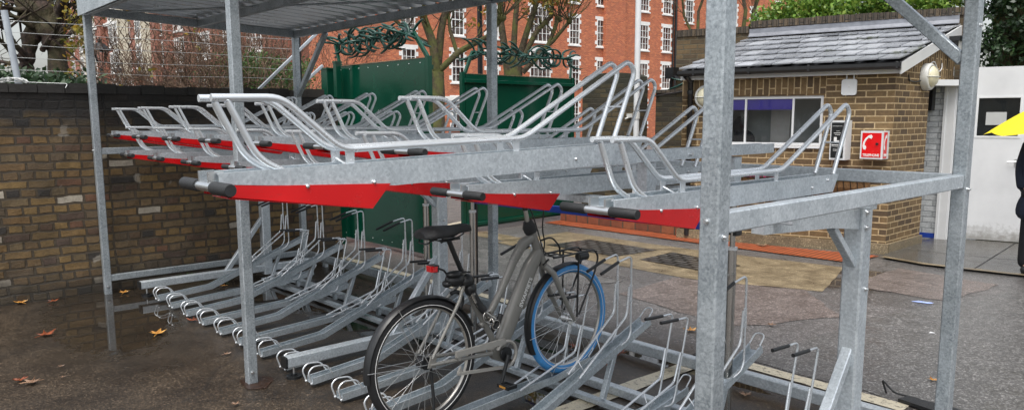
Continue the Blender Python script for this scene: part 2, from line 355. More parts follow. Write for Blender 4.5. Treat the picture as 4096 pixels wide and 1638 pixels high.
def groundmat():
    m,nt,b=newmat('wet_asphalt'); tc=N(nt,'ShaderNodeTexCoord'); P=tc.outputs['Object']
    sp=N(nt,'ShaderNodeSeparateXYZ'); L(nt,P,sp.inputs[0]); x,y=sp.outputs[0],sp.outputs[1]
    fine=noisef(nt,P,140,4,.75); mid=noisef(nt,P,9,6,.6); big=noisef(nt,P,.9,4,.6)
    vo=N(nt,'ShaderNodeTexVoronoi'); vo.inputs['Scale'].default_value=120; L(nt,P,vo.inputs['Vector'])
    sc_=N(nt,'ShaderNodeSeparateColor'); L(nt,vo.outputs['Color'],sc_.inputs[0])
    chips=ramp(nt,sc_.outputs[0],[(0,.5),(.5,.85),(.75,1.3),(.93,2.2),(1,4.)])
    base=ramp(nt,big,[(.35,(.080,.077,.076)),(.62,(.125,.118,.114))])
    col=mixc(nt,.85,base,chips,'MULTIPLY')
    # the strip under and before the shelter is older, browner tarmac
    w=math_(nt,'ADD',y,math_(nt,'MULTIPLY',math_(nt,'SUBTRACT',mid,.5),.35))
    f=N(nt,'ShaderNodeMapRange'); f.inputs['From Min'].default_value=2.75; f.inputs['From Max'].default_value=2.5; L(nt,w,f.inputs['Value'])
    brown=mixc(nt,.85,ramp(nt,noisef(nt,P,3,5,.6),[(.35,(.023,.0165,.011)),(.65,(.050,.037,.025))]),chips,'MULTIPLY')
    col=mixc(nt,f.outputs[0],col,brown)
    # puddle mask
    def blob(cx,cy,rx,ry,ang=0):
        mp=N(nt,'ShaderNodeMapping'); mp.vector_type='TEXTURE'; mp.inputs['Location'].default_value=(cx,cy,0); mp.inputs['Rotation'].default_value=(0,0,ang); mp.inputs['Scale'].default_value=(rx,ry,1)
        L(nt,P,mp.inputs[0]); ln=N(nt,'ShaderNodeVectorMath',operation='LENGTH'); 
        s2=N(nt,'ShaderNodeSeparateXYZ'); L(nt,mp.outputs[0],s2.inputs[0]); c2=N(nt,'ShaderNodeCombineXYZ'); L(nt,s2.outputs[0],c2.inputs[0]); L(nt,s2.outputs[1],c2.inputs[1])
        L(nt,c2.outputs[0],ln.inputs[0]); return math_(nt,'SUBTRACT',1,ln.outputs['Value'])
    k=blob(.70,-.12,1.5,.52,-.18)
    for a in ((2.75,1.35,.9,.28,.25),(1.0,1.3,1.1,.5,0),(3.9,5.35,1.35,.32,.35),(4.9,1.2,.5,.16,0),(5.4,8.3,1.6,1.0,0),(5.0,2.25,.7,.06,0),(3.9,1.95,.7,.12,0),(4.5,6.2,.8,.2,.2)):
        k=math_(nt,'MAXIMUM',k,blob(*a))
    k=math_(nt,'ADD',k,math_(nt,'MULTIPLY',math_(nt,'SUBTRACT',mid,.5),.9))
    wet=N(nt,'ShaderNodeMapRange'); wet.inputs['From Min'].default_value=.0; wet.inputs['From Max'].default_value=.14; L(nt,k,wet.inputs['Value'])
    damp=N(nt,'ShaderNodeMapRange'); damp.inputs['From Min'].default_value=-.55; damp.inputs['From Max'].default_value=.0; L(nt,k,damp.inputs['Value'])
    col=mixc(nt,math_(nt,'MULTIPLY',damp.outputs[0],.45),col,(.014,.012,.009))
    col=mixc(nt,math_(nt,'MULTIPLY',wet.outputs[0],.35),col,(.012,.010,.008))
    # cracks
    cr=N(nt,'ShaderNodeTexVoronoi'); cr.feature='DISTANCE_TO_EDGE'; cr.inputs['Scale'].default_value=.55
    dn=N(nt,'ShaderNodeTexNoise'); dn.inputs['Scale'].default_value=2.5; dn.inputs['Detail'].default_value=5; L(nt,P,dn.inputs['Vector'])
    mxv=N(nt,'ShaderNodeMix',data_type='VECTOR'); mxv.inputs[0].default_value=.12; L(nt,P,mxv.inputs[4]); L(nt,dn.outputs['Color'],mxv.inputs[5]); L(nt,mxv.outputs[1],cr.inputs['Vector'])
    crk=ramp(nt,cr.outputs['Distance'],[(0,1.),(.006,0.)])
    col=mixc(nt,math_(nt,'MULTIPLY',crk,.55),col,(.012,.011,.010))
    L(nt,col,b.inputs['Base Color'])
    r0=ramp(nt,big,[(.35,.26),(.65,.46)])
    r1=N(nt,'ShaderNodeMix',data_type='FLOAT'); L(nt,wet.outputs[0],r1.inputs[0]); L(nt,r0,r1.inputs[2]); r1.inputs[3].default_value=.025
    L(nt,r1.outputs[0],b.inputs['Roughness'])
    bs=math_(nt,'MULTIPLY',math_(nt,'SUBTRACT',1,wet.outputs[0]),.35)
    bn=N(nt,'ShaderNodeBump'); bn.inputs['Distance'].default_value=.006; L(nt,bs,bn.inputs['Strength'])
    L(nt,math_(nt,'ADD',fine,math_(nt,'MULTIPLY',sc_.outputs[0],.6)),bn.inputs['Height']); L(nt,bn.outputs[0],b.inputs['Normal'])
    return m
M['asphalt']=groundmat()
def patchmat(name,c0,c1,edge=.0,rough=.42,chip=1.):
    m,nt,b=newmat(name); P=coords(nt); mid=noisef(nt,P,5,6,.65)
    vo=N(nt,'ShaderNodeTexVoronoi'); vo.inputs['Scale'].default_value=120; L(nt,P,vo.inputs['Vector'])
    s=N(nt,'ShaderNodeSeparateColor'); L(nt,vo.outputs['Color'],s.inputs[0])
    col=mixc(nt,.85*chip,ramp(nt,mid,[(.3,c0),(.7,c1)]),ramp(nt,s.outputs[0],[(0,.5),(.55,.85),(.8,1.4),(.96,2.6),(1,3.6)]),'MULTIPLY')
    L(nt,col,b.inputs['Base Color']); L(nt,ramp(nt,mid,[(.3,rough-.14),(.7,rough+.1)]),b.inputs['Roughness']); bump(nt,b,s.outputs[0],.45,.004); return m
M['patchpink']=patchmat('pinkish_chipping_asphalt',(.10,.083,.076),(.155,.128,.116))
M['patchgrey']=patchmat('smooth_grey_asphalt',(.085,.083,.08),(.12,.116,.112))
M['patchdark']=patchmat('dark_repair_asphalt',(.045,.043,.042),(.07,.066,.062))
M['paving']=patchmat('wet_concrete_paving',(.05,.047,.042),(.09,.085,.075),rough=.22,chip=.4)
M['tan']=patchmat('worn_tan_concrete',(.105,.082,.052),(.26,.205,.125),rough=.4,chip=.6)
def linemat():
    m,nt,b=newmat('worn_cream_line_paint'); P=coords(nt); n=noisef(nt,P,26,8,.75); f2=noisef(nt,P,90,3,.6)
    col=mixc(nt,ramp(nt,n,[(.54,0.),(.60,.85)]),mixc(nt,ramp(nt,f2,[(.35,.0),(.7,.5)]),(.62,.56,.42),(.30,.26,.19)),(.07,.06,.05))
    L(nt,col,b.inputs['Base Color']); b.inputs['Roughness'].default_value=.45; bump(nt,b,f2,.3,.003); return m
M['line']=linemat()
def cobblemat():
    m,nt,b=newmat('black_grid_cobbles'); P=coords(nt)
    br=N(nt,'ShaderNodeTexBrick'); br.inputs['Scale'].default_value=1; br.inputs['Brick Width'].default_value=.20; br.inputs['Row Height'].default_value=.10; br.inputs['Mortar Size'].default_value=.02
    br.inputs['Color1'].default_value=(.05,.048,.046,1); br.inputs['Color2'].default_value=(.10,.096,.09,1); br.inputs['Mortar'].default_value=(.006,.006,.006,1)
    br.inputs['Mortar Smooth'].default_value=.5; L(nt,P,br.inputs['Vector'])
    L(nt,br.outputs['Color'],b.inputs['Base Color']); b.inputs['Roughness'].default_value=.3
    bump(nt,b,math_(nt,'SUBTRACT',1,br.outputs['Fac']),1,.03); return m
M['cobble']=cobblemat()
def tactmat():
    m,nt,b=newmat('ribbed_terracotta_paving'); P=coords(nt); sp=N(nt,'ShaderNodeSeparateXYZ'); L(nt,P,sp.inputs[0])
    s=math_(nt,'SINE',math_(nt,'MULTIPLY',sp.outputs[0],2*PI/.068)); rib=ramp(nt,s,[(.35,1.),(.75,0.)])
    n=noisef(nt,P,8,6,.7); col=ramp(nt,n,[(.3,(.22,.048,.018)),(.7,(.46,.11,.04))])
    col=mixc(nt,math_(nt,'MULTIPLY',math_(nt,'SUBTRACT',1,rib),.75),col,(.06,.025,.015))
    L(nt,col,b.inputs['Base Color']); b.inputs['Roughness'].default_value=.4; bump(nt,b,rib,.8,.01); return m
M['tactile']=tactmat()
def deadleaf(name,c0,c1):
    m,nt,b=newmat(name); P=coords(nt); n=noisef(nt,P,22,5,.6); L(nt,ramp(nt,n,[(.3,c0),(.7,c1)]),b.inputs['Base Color']); b.inputs['Roughness'].default_value=.35; return m
M['lf_gold']=deadleaf('golden_dead_leaf',(.30,.11,.02),(.62,.33,.07))
M['lf_rust']=deadleaf('rusty_dead_leaf',(.14,.035,.014),(.30,.075,.025))
M['lf_rustdirt']=deadleaf('rust_stained_dirt',(.012,.007,.004),(.045,.020,.010))
M['lf_pale']=deadleaf('pale_brown_dead_leaf',(.16,.09,.055),(.30,.19,.12))

# ------------------------------------------------------------------ camera, light
cam=bpy.data.objects.new('camera',bpy.data.cameras.new('camera')); C.objects.link(cam); sc.camera=cam
f,cyp,pitch,roll,yaw=3000.841,875.801,R(7.713),R(-.207),R(137.912)
fw=V((math.cos(yaw)*math.cos(pitch),math.sin(yaw)*math.cos(pitch),-math.sin(pitch)))
rt=V((math.sin(yaw),-math.cos(yaw),0)); up=rt.cross(fw)
r2=rt*math.cos(roll)+up*math.sin(roll); u2=-rt*math.sin(roll)+up*math.cos(roll)
CAM=V((7.75,-1.802,1.65))
mt=Matrix((r2,u2,-fw)).transposed().to_4x4(); mt.translation=CAM; cam.matrix_world=mt
cd=cam.data; cd.sensor_width=36; cd.lens=36*f/4096; cd.shift_y=(cyp-819)/4096; cd.clip_end=500; cd.clip_start=.05
w=bpy.data.worlds.new('World'); sc.world=w; w.use_nodes=True; nt=w.node_tree; bg=nt.nodes['Background']
sky=N(nt,'ShaderNodeTexSky',sky_type='NISHITA'); sky.sun_disc=False; sky.sun_elevation=R(66); sky.sun_rotation=R(-15); sky.dust_density=4; sky.air_density=1.2
hs=N(nt,'ShaderNodeHueSaturation'); hs.inputs['Saturation'].default_value=.34; L(nt,sky.outputs[0],hs.inputs['Color']); L(nt,hs.outputs[0],bg.inputs[0]); bg.inputs[1].default_value=.15
sun=bpy.data.objects.new('sun',bpy.data.lights.new('sun','SUN')); C.objects.link(sun); sun.data.energy=1.45; sun.data.angle=R(35); sun.data.color=(1,.97,.92)
# sun_rotation -15deg: towards +Y turned a little
el=R(66)
sd=V((.55*math.cos(el),-.84*math.cos(el),math.sin(el)))
sky.sun_rotation=math.atan2(sd.x,sd.y)
sun.rotation_euler=sd.to_track_quat('Z','Y').to_euler(); sun.location=(3,-5,12)
sc.view_settings.view_transform='Standard'; sc.view_settings.look='None'; sc.view_settings.gamma=1; sc.view_settings.exposure=.68
try: sc.cycles.use_denoising=True
except Exception: pass

# ------------------------------------------------------------------ ground and markings
def sheet(name,poly,z,mat,loc=None,rz=0,kind='structure'):
    b=MB(); L0=loc or (0,0)
    ca,sa=math.cos(-rz),math.sin(-rz)
    vs=[((x-L0[0])*ca-(y-L0[1])*sa,(x-L0[0])*sa+(y-L0[1])*ca,0) for x,y in poly]
    b.add(vs,[tuple(range(len(vs)))]); o=b.build(name,mat,None,(L0[0],L0[1],z),rz); o['kind']=kind; return o
def fan(n,poly,j=.03):  # roughen a polygon outline
    out=[]
    for i in range(len(poly)):
        a=V(poly[i]);b_=V(poly[(i+1)%len(poly)]); k=max(1,int((b_-a).length/.15))
        for q in range(k): p=a.lerp(b_,q/k); out.append((p.x+rnd.uniform(-j,j),p.y+rnd.uniform(-j,j)))
    return out
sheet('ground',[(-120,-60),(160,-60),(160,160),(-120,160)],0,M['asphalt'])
sheet('pavement_patch',fan(0,[(3.3,3.6),(4.6,3.35),(5.1,4.3),(4.4,5.0),(3.2,4.55)]),.004,M['patchpink'])
sheet('pavement_patch',fan(0,[(4.55,5.5),(5.5,5.5),(5.6,6.6),(4.6,6.75)]),.004,M['patchpink'])
sheet('pavement_patch',fan(0,[(5.15,2.75),(6.6,2.65),(8.5,4),(7.5,6.5),(5.8,6.6),(5.3,4.6)]),.004,M['patchgrey'])
sheet('pavement_patch',fan(0,[(-.5,4.7),(1.6,4.6),(1.9,4.1),(3.0,4.0),(2.6,3.2),(-.8,3.4)]),.004,M['patchgrey'])
tan=[(.296,4.62),(.30,6.0),(2.54,6.10),(4.19,6.35),(4.549,5.066),(3.488,4.62),(2.018,4.62)]
sheet('tan_concrete_border',fan(0,tan,.012),.004,M['tan'])
sheet('cobbled_drain_panel',[(.90,4.98),(.98,5.72),(2.12,5.72),(2.05,5.0)],.008,M['cobble'],(.9,5),.02)
sheet('cobbled_drain_panel',[(2.36,5.06),(2.34,5.74),(3.36,5.60),(3.31,5.02)],.008,M['cobble'],(2.36,5.06),.0)
sheet('tan_concrete_border',fan(0,[(-.6,4.85),(.28,4.8),(.28,5.15),(-.6,5.2)],.02),.004,M['tan'])
sheet('tactile_paving',[(-.6,6.42),(2.2,6.52),(2.2,6.88),(-.6,6.78)],.012,M['tactile'],(-.6,6.42),.045)
sheet('tactile_paving',[(2.204,6.51),(4.15,6.64),(4.17,7.30),(2.204,6.88)],.012,M['tactile'],(2.204,6.5),.07)
sheet('paved_path',[(4.25,7.24),(4.73,7.14),(5.65,7.25),(9,7.6),(9,12),(4.0,12),(4.15,8.6),(4.15,7.5)],.02,M['paving'])
for k,(a,b_) in enumerate((((4.35,7.95),(9,8.6)),((5.2,7.2),(5.0,9.6)))):
    d=(V(b_)-V(a)).normalized(); n_=V((-d.y,d.x))*.006
    sheet('paving_joint',[tuple(V(a)-n_),tuple(V(b_)-n_),tuple(V(b_)+n_),tuple(V(a)+n_)],.024,M['ironblack'])
sheet('path_edging',[(4.22,7.18),(4.73,7.06),(5.66,7.17),(9,7.5),(9,7.6),(5.65,7.26),(4.73,7.15),(4.25,7.26)],.024,M['tan'])
LY=2.6
sheet('painted_line',fan(0,[(-.3,LY-.05),(2.9,LY-.05),(2.9,LY+.05),(-.3,LY+.05)],.006),.006,M['line'])
sheet('painted_line',fan(0,[(5.0,2.56),(6.22,2.53),(6.22,2.66),(5.0,2.68)],.006),.006,M['line'])
sheet('painted_line',fan(0,[(4.86,1.0),(4.99,1.0),(5.01,2.33),(4.88,2.33)],.006),.006,M['line'])
sheet('outer_road',[(-60,6),(-2.0,-30),(-1.1,3.3),(-.9,7.6),(-3,14),(-40,60),(-60,60)],.004,M['patchgrey'])
sheet('outer_road_line',[(-2.2,7.2),(-1.3,4.6),(-1.2,4.66),(-2.1,7.3)],.008,M['line'])

# ------------------------------------------------------------------ wall builder
def wallobj(name,p0,p1,z0,z1,th,mat,parent,holes=(),thing=False,flip=False):
    """brick wall: face at local y=0, thickness behind (to the left of p0->p1); rectangular holes (u0,u1,z0,z1)"""
    p0=V(p0);p1=V(p1);d=p1-p0;Lw=d.length;a=math.atan2(d.y,d.x); b=MB()
    us=sorted({0,Lw}|{h[0] for h in holes}|{h[1] for h in holes}); zs=sorted({z0,z1}|{h[2] for h in holes}|{h[3] for h in holes})
    def hole(u,z): return any(h[0]<u<h[1] and h[2]<z<h[3] for h in holes)
    for i in range(len(us)-1):
        # merge vertically
        j=0
        while j<len(zs)-1:
            if hole((us[i]+us[i+1])/2,(zs[j]+zs[j+1])/2): j+=1; continue
            k=j
            while k+1<len(zs)-1 and not hole((us[i]+us[i+1])/2,(zs[k+1]+zs[k+2])/2): k+=1
            b.box((us[i],0,zs[j]),(us[i+1],th,zs[k+1])); j=k+1
    return b.build(name,mat,parent,(p0.x,p0.y,0),a)
# ------------------------------------------------------------------ boundary wall
W0=V((-.17,-3.0)); W1=V((-.171,2.62))   # along measured line
dW=(W1-W0)
bw_=empty('boundary_brick_wall',(W0.x,W0.y,0),'old yellow stock brick wall blackened with soot along its top, behind the shelter','wall')
def oldwall():
    b=MB(); Lw=dW.length; nu=64; nz=14; H=1.885
    vs=[]
    for i in range(nu+1):
        for j in range(nz+1):
            u=Lw*i/nu; z=H*j/nz
            o=.012*noise.noise(V((u*2,z*3,0)))+.008*noise.noise(V((u*7,z*9,4)))+(.02*max(0,.25-z)/.25)
            vs.append((u,-o,z))
    fs=[(i*(nz+1)+j,(i+1)*(nz+1)+j,(i+1)*(nz+1)+j+1,i*(nz+1)+j+1) for i in range(nu) for j in range(nz)]
    b.add(vs,fs); b.box((0,.03,0),(Lw,.24,H-.001)); b.add([(0,-.01,H),(Lw,-.01,H),(Lw,.2,H),(0,.2,H)],[(0,1,2,3)])
    return b
oldwall().build('brickwork',M['stock'],bw_,(W0.x,W0.y,0),math.atan2(dW.y,dW.x))
b=MB(); u=0
while u<dW.length-.22:       # brick-on-edge coping, each a little out of line
    h=1.965+rnd.uniform(-.008,.012); b.box((u,-.012+rnd.uniform(-.008,.008),1.885),(u+.213,.22,h)); u+=.218
b.build('coping',M['sooty'],bw_,(W0.x,W0.y,0),math.atan2(dW.y,dW.x))
# wire fence on the wall
fl=math.atan2(dW.y,dW.x)
def onwall(u,off,z): d=dW.normalized(); n=V((-d.y,d.x)); p=W0+d*u+n*off; return V((p.x,p.y,z))
wf=empty('wire_strand_fence',tuple(onwall(2.5,.12,1.96)),'five galvanised wire strands on a pale leaning post along the sooty wall top','fence')
b=MB(); b.tube([onwall(2.50,.13,1.95),onwall(2.44,.13,2.60)],.028,8); b.build('post',M['concrete'],wf)
b=MB(); b.tube([onwall(5.22,.13,1.95),onwall(5.22,.13,2.9)],.03,8); b.build('post',M['ironblack'],wf)
for z in (2.08,2.19,2.31,2.42,2.52):
    b=MB(); P=[]
    for i in range(41):
        u=5.22*i/40; P.append(onwall(u,.12,z+.006*math.sin(u*3+z*9)-.01*math.sin(PI*min(1,u/2.5))))
    b.tube(P,.0028,4)
    b.build('wire_strand',M['wire'],wf)
for (u0,z0,u1,z1) in ((4.72,1.96,5.45,2.62),(5.1,1.92,5.5,2.25)):
    b=MB(); b.beam(onwall(u0,.1,z0),onwall(u1,.1,z1),.03,.03); b.build('brace',M['concrete'],wf)
b=MB()
for q in range(3):
    P=[onwall(2.42+.10*math.cos(t*.7+q)+t*.006,.06+.05*math.sin(t*.7),1.99+.025*math.sin(t*1.3+q)) for t in range(12)]; b.tube(P,.0035,5)
P=[onwall(2.4,.05,1.98),onwall(2.6,.02,1.975),onwall(2.86,-.02,1.97),onwall(2.83,-.05,1.93)]; b.tube(fillet(P,.03),.004,5)
b.build('loose_wire',M['wire'],wf)
# weeds at wall foot
b=MB()
for i in range(90):
    x=-.10+abs(rnd.gauss(0,.07)); y=.85+rnd.gauss(0,.14); h=rnd.uniform(.03,.10); a=rnd.uniform(0,6.28); l=.02
    b.add([(x,y,.0),(x+l*math.cos(a),y+l*math.sin(a),h*.6),(x+2*l*math.cos(a),y+2*l*math.sin(a),h),(x-l*math.sin(a)*.4,y+l*math.cos(a)*.4,h*.6)],[(0,1,2,3)])
tag(b.build('weeds',M['leafhedge']),'small green weeds growing at the foot of the sooty brick wall','weeds')

# ------------------------------------------------------------------ shelter
X0,XB,XC=-.03,3.265,6.575; Y1=2.054; HR=2.58; PW=.062
sh=empty('cycle_shelter',(3.3,1,0),'galvanised steel bike shelter with dark ribbed flat roof over the racks','shelter')
def bolt(b,p,ax,r=.009):
    d=V(ax); p=V(p); b.tube([p-d*.002,p+d*.004],r*1.25,8); b.tube([p+d*.004,p+d*.012],r*.8,6)
posts=[(X0,0.03),(XB,.03),(XC,.03),(X0,Y1),(XB-.01,Y1),(XC,Y1)]
for (x,y) in posts:
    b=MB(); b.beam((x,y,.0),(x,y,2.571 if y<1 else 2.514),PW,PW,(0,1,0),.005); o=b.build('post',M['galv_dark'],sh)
    bb=MB(); bolt(bb,(x+PW/2,y-.005,.075),(1,0,0)); bolt(bb,(x-.005,y-PW/2,1.36),(0,-1,0),.007)
    if x==XC: bolt(bb,(x+PW/2,y,1.315),(1,0,0),.008); bolt(bb,(x+PW/2,y,2.05),(1,0,0),.008); bolt(bb,(x-.0,y+PW/2,1.3),(0,1,0),.008)
    bb.build('bolt',M['zinc'],o)
def rail(A,B,w=.045,h=.06,name='rail',mat='galv_dark'):
    b=MB(); b.beam(A,B,w,h); return b.build(name,M[mat],sh)
hw=PW/2
rail((X0-.03,.025,2.622),(XC+.05,.025,2.622),.05,.10,'roof_beam'); rail((X0-.03,Y1-.005,2.550),(XC+.05,Y1-.005,2.550),.05,.07,'roof_beam')
rail((X0,.055,2.62),(X0,Y1-.035,2.553),.05,.075,'roof_beam'); rail((XC,.055,2.62),(XC,Y1-.035,2.553),.05,.075,'roof_beam')
rail((XB,.055,2.62),(XB,Y1-.035,2.553),.05,.075,'roof_beam')
rail((X0+.03,1.03,2.583),(XB-.03,1.03,2.583),.045,.07,'purlin'); rail((XB+.03,1.03,2.583),(XC-.03,1.03,2.583),.045,.07,'purlin')
rail((XC,.062,1.352),(XC,Y1-hw-.002,1.352),.045,.062,'rail','galv'); rail((X0,.062,1.352),(X0,Y1-hw-.002,1.352))
rail((X0,.062,.15),(X0,Y1-hw-.002,.15))
rail((X0+hw+.002,Y1,1.352),(XB-.01-hw-.002,Y1,1.352)); rail((XB-.01+hw+.002,Y1,1.352),(XC-hw-.002,Y1,1.352),.045,.062,'rail','galv')
rail((X0+hw+.002,Y1,.15),(XB-.01-hw-.002,Y1,.15))
b=MB(); b.beam((-.3,2.19,.085),(7.4,2.19,.085),.065,.07); b.build('base_beam',M['galv'],sh)
for x in (.2,3.3,6.4):
    b=MB(); b.box((x-.03,2.17,0),(x+.03,2.21,.05)); b.build('base_foot',M['galv'],sh)
for x,s in ((X0,1),(XC,-1)):
    b=MB(); b.beam((x+s*.03,Y1,1.90),(x+s*.68,Y1,2.512),.045,.05); b.build('corner_brace',M['galv_dark'],sh)
# ribbed roof deck
b=MB(); prof=[]; x=X0-.03
while x<XC+.08: prof+=[(x,0),(x+.034,0),(x+.046,.045),(x+.178,.045)]; x+=.19
for (xa,za),(xb,zb) in zip(prof[:-1],prof[1:]):
    z=2.675; zb_=2.588-z
    b.add([(xa,-.02,z+za),(xb,-.02,z+zb),(xb,Y1+.06,z+zb+zb_),(xa,Y1+.06,z+za+zb_),(xa,-.02,z+za+.003),(xb,-.02,z+zb+.003),(xb,Y1+.06,z+zb+.003+zb_),(xa,Y1+.06,z+za+.003+zb_)],[(0,1,2,3),(7,6,5,4),(0,4,5,1),(3,2,6,7)])
b.build('roof_deck',M['roofsheet'],sh)
b=MB(); b.beam((X0-.035,-.03,2.645),(XC+.09,-.03,2.645),.012,.145)
b.build('roof_fascia',M['galv_dark'],sh)
b=MB(); b.tube([(X0+.1,.35,2.63),(3.2,1.9,2.545)],.008,6); b.build('roof_tie_rod',M['galv_dark'],sh)
for x,y in ((XB,.03),(XC,.03)):
    b=MB(); n_=14; vs=[(x+.02+(.13+rnd.uniform(-.03,.03))*math.cos(2*PI*i/n_),y+.02+(.10+rnd.uniform(-.02,.02))*math.sin(2*PI*i/n_),0) for i in range(n_)]
    b.add([(p[0]-x,p[1]-y,0) for p in vs],[tuple(range(n_))]); o=b.build('post_hole_patch',M['lf_rustdirt'],None,(x,y,.004)); o['kind']='structure'

# ------------------------------------------------------------------ rack frame
FX=(.34,3.36,6.375)
rf=empty('rack_frame',(3.36,1.4,0),'galvanised frame of columns, arms and floor rails carrying both tiers of racks','rack frame')
def uch(w,h,t=.004,lip=.014):
    return [(-w,0),(-w,-h),(w,-h),(w,0),(w-lip,0),(w-lip,-t),(w-t,-t),(w-t,-h+t),(-w+t,-h+t),(-w+t,-t),(-w+lip,-t),(-w+lip,0)]
for x in FX:
    b=MB(); b.beam((x,1.45,.05),(x,1.45,1.27),.085,.09,(0,1,0),.008); col=b.build('column',M['galv'],rf)
    bb=MB()
    for z in (1.245,1.18): bolt(bb,(x+.043,1.43,z),(1,0,0),.011)
    bolt(bb,(x+.043,1.46,.91),(1,0,0),.009); bb.build('bolt',M['zinc'],col)
    b=MB(); b.beam((x,.215,.115),(x,1.95,.115),.075,.07,(0,0,1),.006); gb=b.build('ground_beam',M['galv'],rf)
    bb=MB(); bb.beam((x,.2,.115),(x,.214,.115),.078,.073); bb.build('end_cap',M['plastic'],gb)
    b=MB(); b.tube([(x,.27,.0),(x,.27,.018)],.05,16); b.tube([(x,.27,.018),(x,.27,.03)],.022,12); ft=b.build('adjustable_foot',M['plastic'],rf)
    bb=MB(); bb.tube([(x,.27,.03),(x,.27,.085)],.008,8); bb.build('screw',M['zinc'],ft)
    b=MB(); b.beam((x,1.03,.14),(x,1.44,.66),.045,.045,(0,0,1),.004); b.build('diagonal_brace',M['galv'],rf)
    b=MB(); b.prism([(x-.025,1.403,1.27),(x-.025,1.403,1.175),(x-.025,1.15,1.205),(x-.025,.62,1.235),(x-.025,.62,1.27)],(.05,0,0)); b.build('support_arm',M['galv'],rf)
    b=MB(); b.beam((x,1.20,1.20),(x,1.41,1.02),.035,.03); b.build('arm_brace',M['galv'],rf)
for y in (.70,1.36):
    b=MB(); b.beam((FX[0]-.1,y,1.288),(FX[2]+.1,y,1.288),.05,.035); b.build('cross_rail',M['galv'],rf)
for k in range(8):      # risers under the raised trays
    x=.719+.728*k
    for y in (.70,1.36): b=MB(); b.box((x-.025,y-.03,1.307),(x+.025,y+.03,1.462)); b.build('riser',M['galv'],rf)
b=MB(); b.beam((FX[0],1.56,.03),(FX[2]+.1,1.56,.03),.06,.05); b.build('floor_rail',M['galv'],rf)
# lift struts
for (x,zt) in ((5.74,1.3),(3.68,1.3),(3.12,1.3)):
    g=empty('lift_strut',(x,1.5,.03),{5.74:'stainless lift strut with white collar beside the near end shelter post',3.68:'stainless lift strut behind the bicycle saddle',3.12:'stainless lift strut with white collar left of the rack column'}[x],'strut','stainless lift struts behind the racks')
    b=MB(); b.tube([(x,1.5,.056),(x,1.5,zt-.30)],.023,16); b.build('outer_tube',M['steel'],g)
    b=MB(); b.tube([(x,1.5,zt-.30),(x,1.5,zt-.02)],.014,14); b.build('inner_tube',M['steel'],g)
    b=MB(); b.tube([(x,1.5,zt-.31),(x,1.5,zt-.295)],.026,16); b.build('collar',M['white'],g)
    b=MB(); b.box((x-.035,1.475,zt-.235),(x-.015,1.525,zt-.18)); b.box((x+.015,1.475,zt-.235),(x+.035,1.525,zt-.18)); b.build('bracket',M['plastic'],g)

# ------------------------------------------------------------------ upper trays
ORD=['first','second','third','fourth','fifth','sixth','seventh','eighth']
def upper_proto():
    root=empty('upper_bike_tray',(0,0,0))
    b=MB(); w_=.055
    # channel: depth tapers at the front
    def sec(y,h,lead=0): return [(p[0],y,p[1]) for p in uch(w_,h)]
    secs=[(0,.028),(.12,.04),(.52,.074),(1.49,.076)]
    vs=[]; 
    for y,h in secs: vs+=sec(y,h)
    top=[(p[0],1.55 if p[1]>-.02 else 1.50,p[1]) for p in uch(w_,.076)]
    vs+=top; n=12; m=len(secs)+1
    b.add(vs,[(i*n+k,i*n+(k+1)%n,(i+1)*n+(k+1)%n,(i+1)*n+k) for i in range(m-1) for k in range(n)]+[tuple(range(n))[::-1],tuple(range((m-1)*n,m*n))])
    ch=b.build('channel',M['galv'],root)
    for p in [(s*(w_+.004),y,-.045-.03*y) for y in (.235,.445) for s in (-1,1)]+[(w_+.002,1.44,-.02),(w_+.002,1.30,-.045)]:
        bb=MB(); bb.ball(p,.0065,.0065,.0065,8,6); bb.build('rivet',M['zinc'],ch)
    # side plates
    for s in (-1,1):
        x=s*(w_+.0015); b=MB(); b.prism([(x,.0,-.029),(x,.0,-.058),(x,.435,-.134),(x,.50,-.0665),(x,.12,-.041)],(s*.0025,0,0)); b.build('side_plate',M['red'],root)
    b=MB(); b.prism([(-w_-.001,.02,-.0665),(-w_-.001,.425,-.1335),(w_+.001,.425,-.1335),(w_+.001,.02,-.0665)],(0,0,.002)); b.build('plate_underside',M['red'],root)
    b=MB(); hp=(-.014,-.035); b.tube([(-.055,hp[0],hp[1]),(.055,hp[0],hp[1])],.0125,14)
    b.box((-.035,-.02,-.028),(-.028,.02,.004)); b.box((.028,-.02,-.028),(.035,.02,.004)); h=b.build('handle',M['zinc'],root)
    for s in (-1,1):
        b=MB(); b.tube([(s*.052,hp[0],hp[1]),(s*.056,hp[0],hp[1]),(s*.154,hp[0],hp[1]),(s*.158,hp[0],hp[1])],[.0155,.0165,.0165,.0145],14); b.build('grip',M['rubber'],h)
    # wheel guides
    for s in (-1,1):
        x=s*.042; b=MB()
        P=fillet([(x,.0,.187),(x,.185,.186),(x,.355,.040),(x,1.055,.041),(x,1.615,.314),(x,1.655,.275),(x,1.52,.0)],.04,5)
        b.tube(P,.0100,8)
        b.tube(fillet([(x,.04,.178),(x,.11,.028),(x,.185,-.012)],.045,5),.0096,8)
        for y in (.38,1.02): b.prism([(x-.004,y-.012,.0),(x-.004,y+.012,.0),(x-.004,y+.014,.034),(x-.004,y-.014,.034)],(.005,0,0))
        b.build('wheel_guide',M['galv_tube'],root)
    b=MB(); b.tube([(-.042,.38,.012),(0,.395,-.01),(.042,.38,.012)],.004,6); b.build('guide_tie',M['galv_tube'],root); b=MB(); b.tube([(-.042,1.585,.14),(.042,1.585,.14)],.004,6); b.build('guide_tie',M['galv_tube'],root)
    return root
up0=upper_proto(); first=True
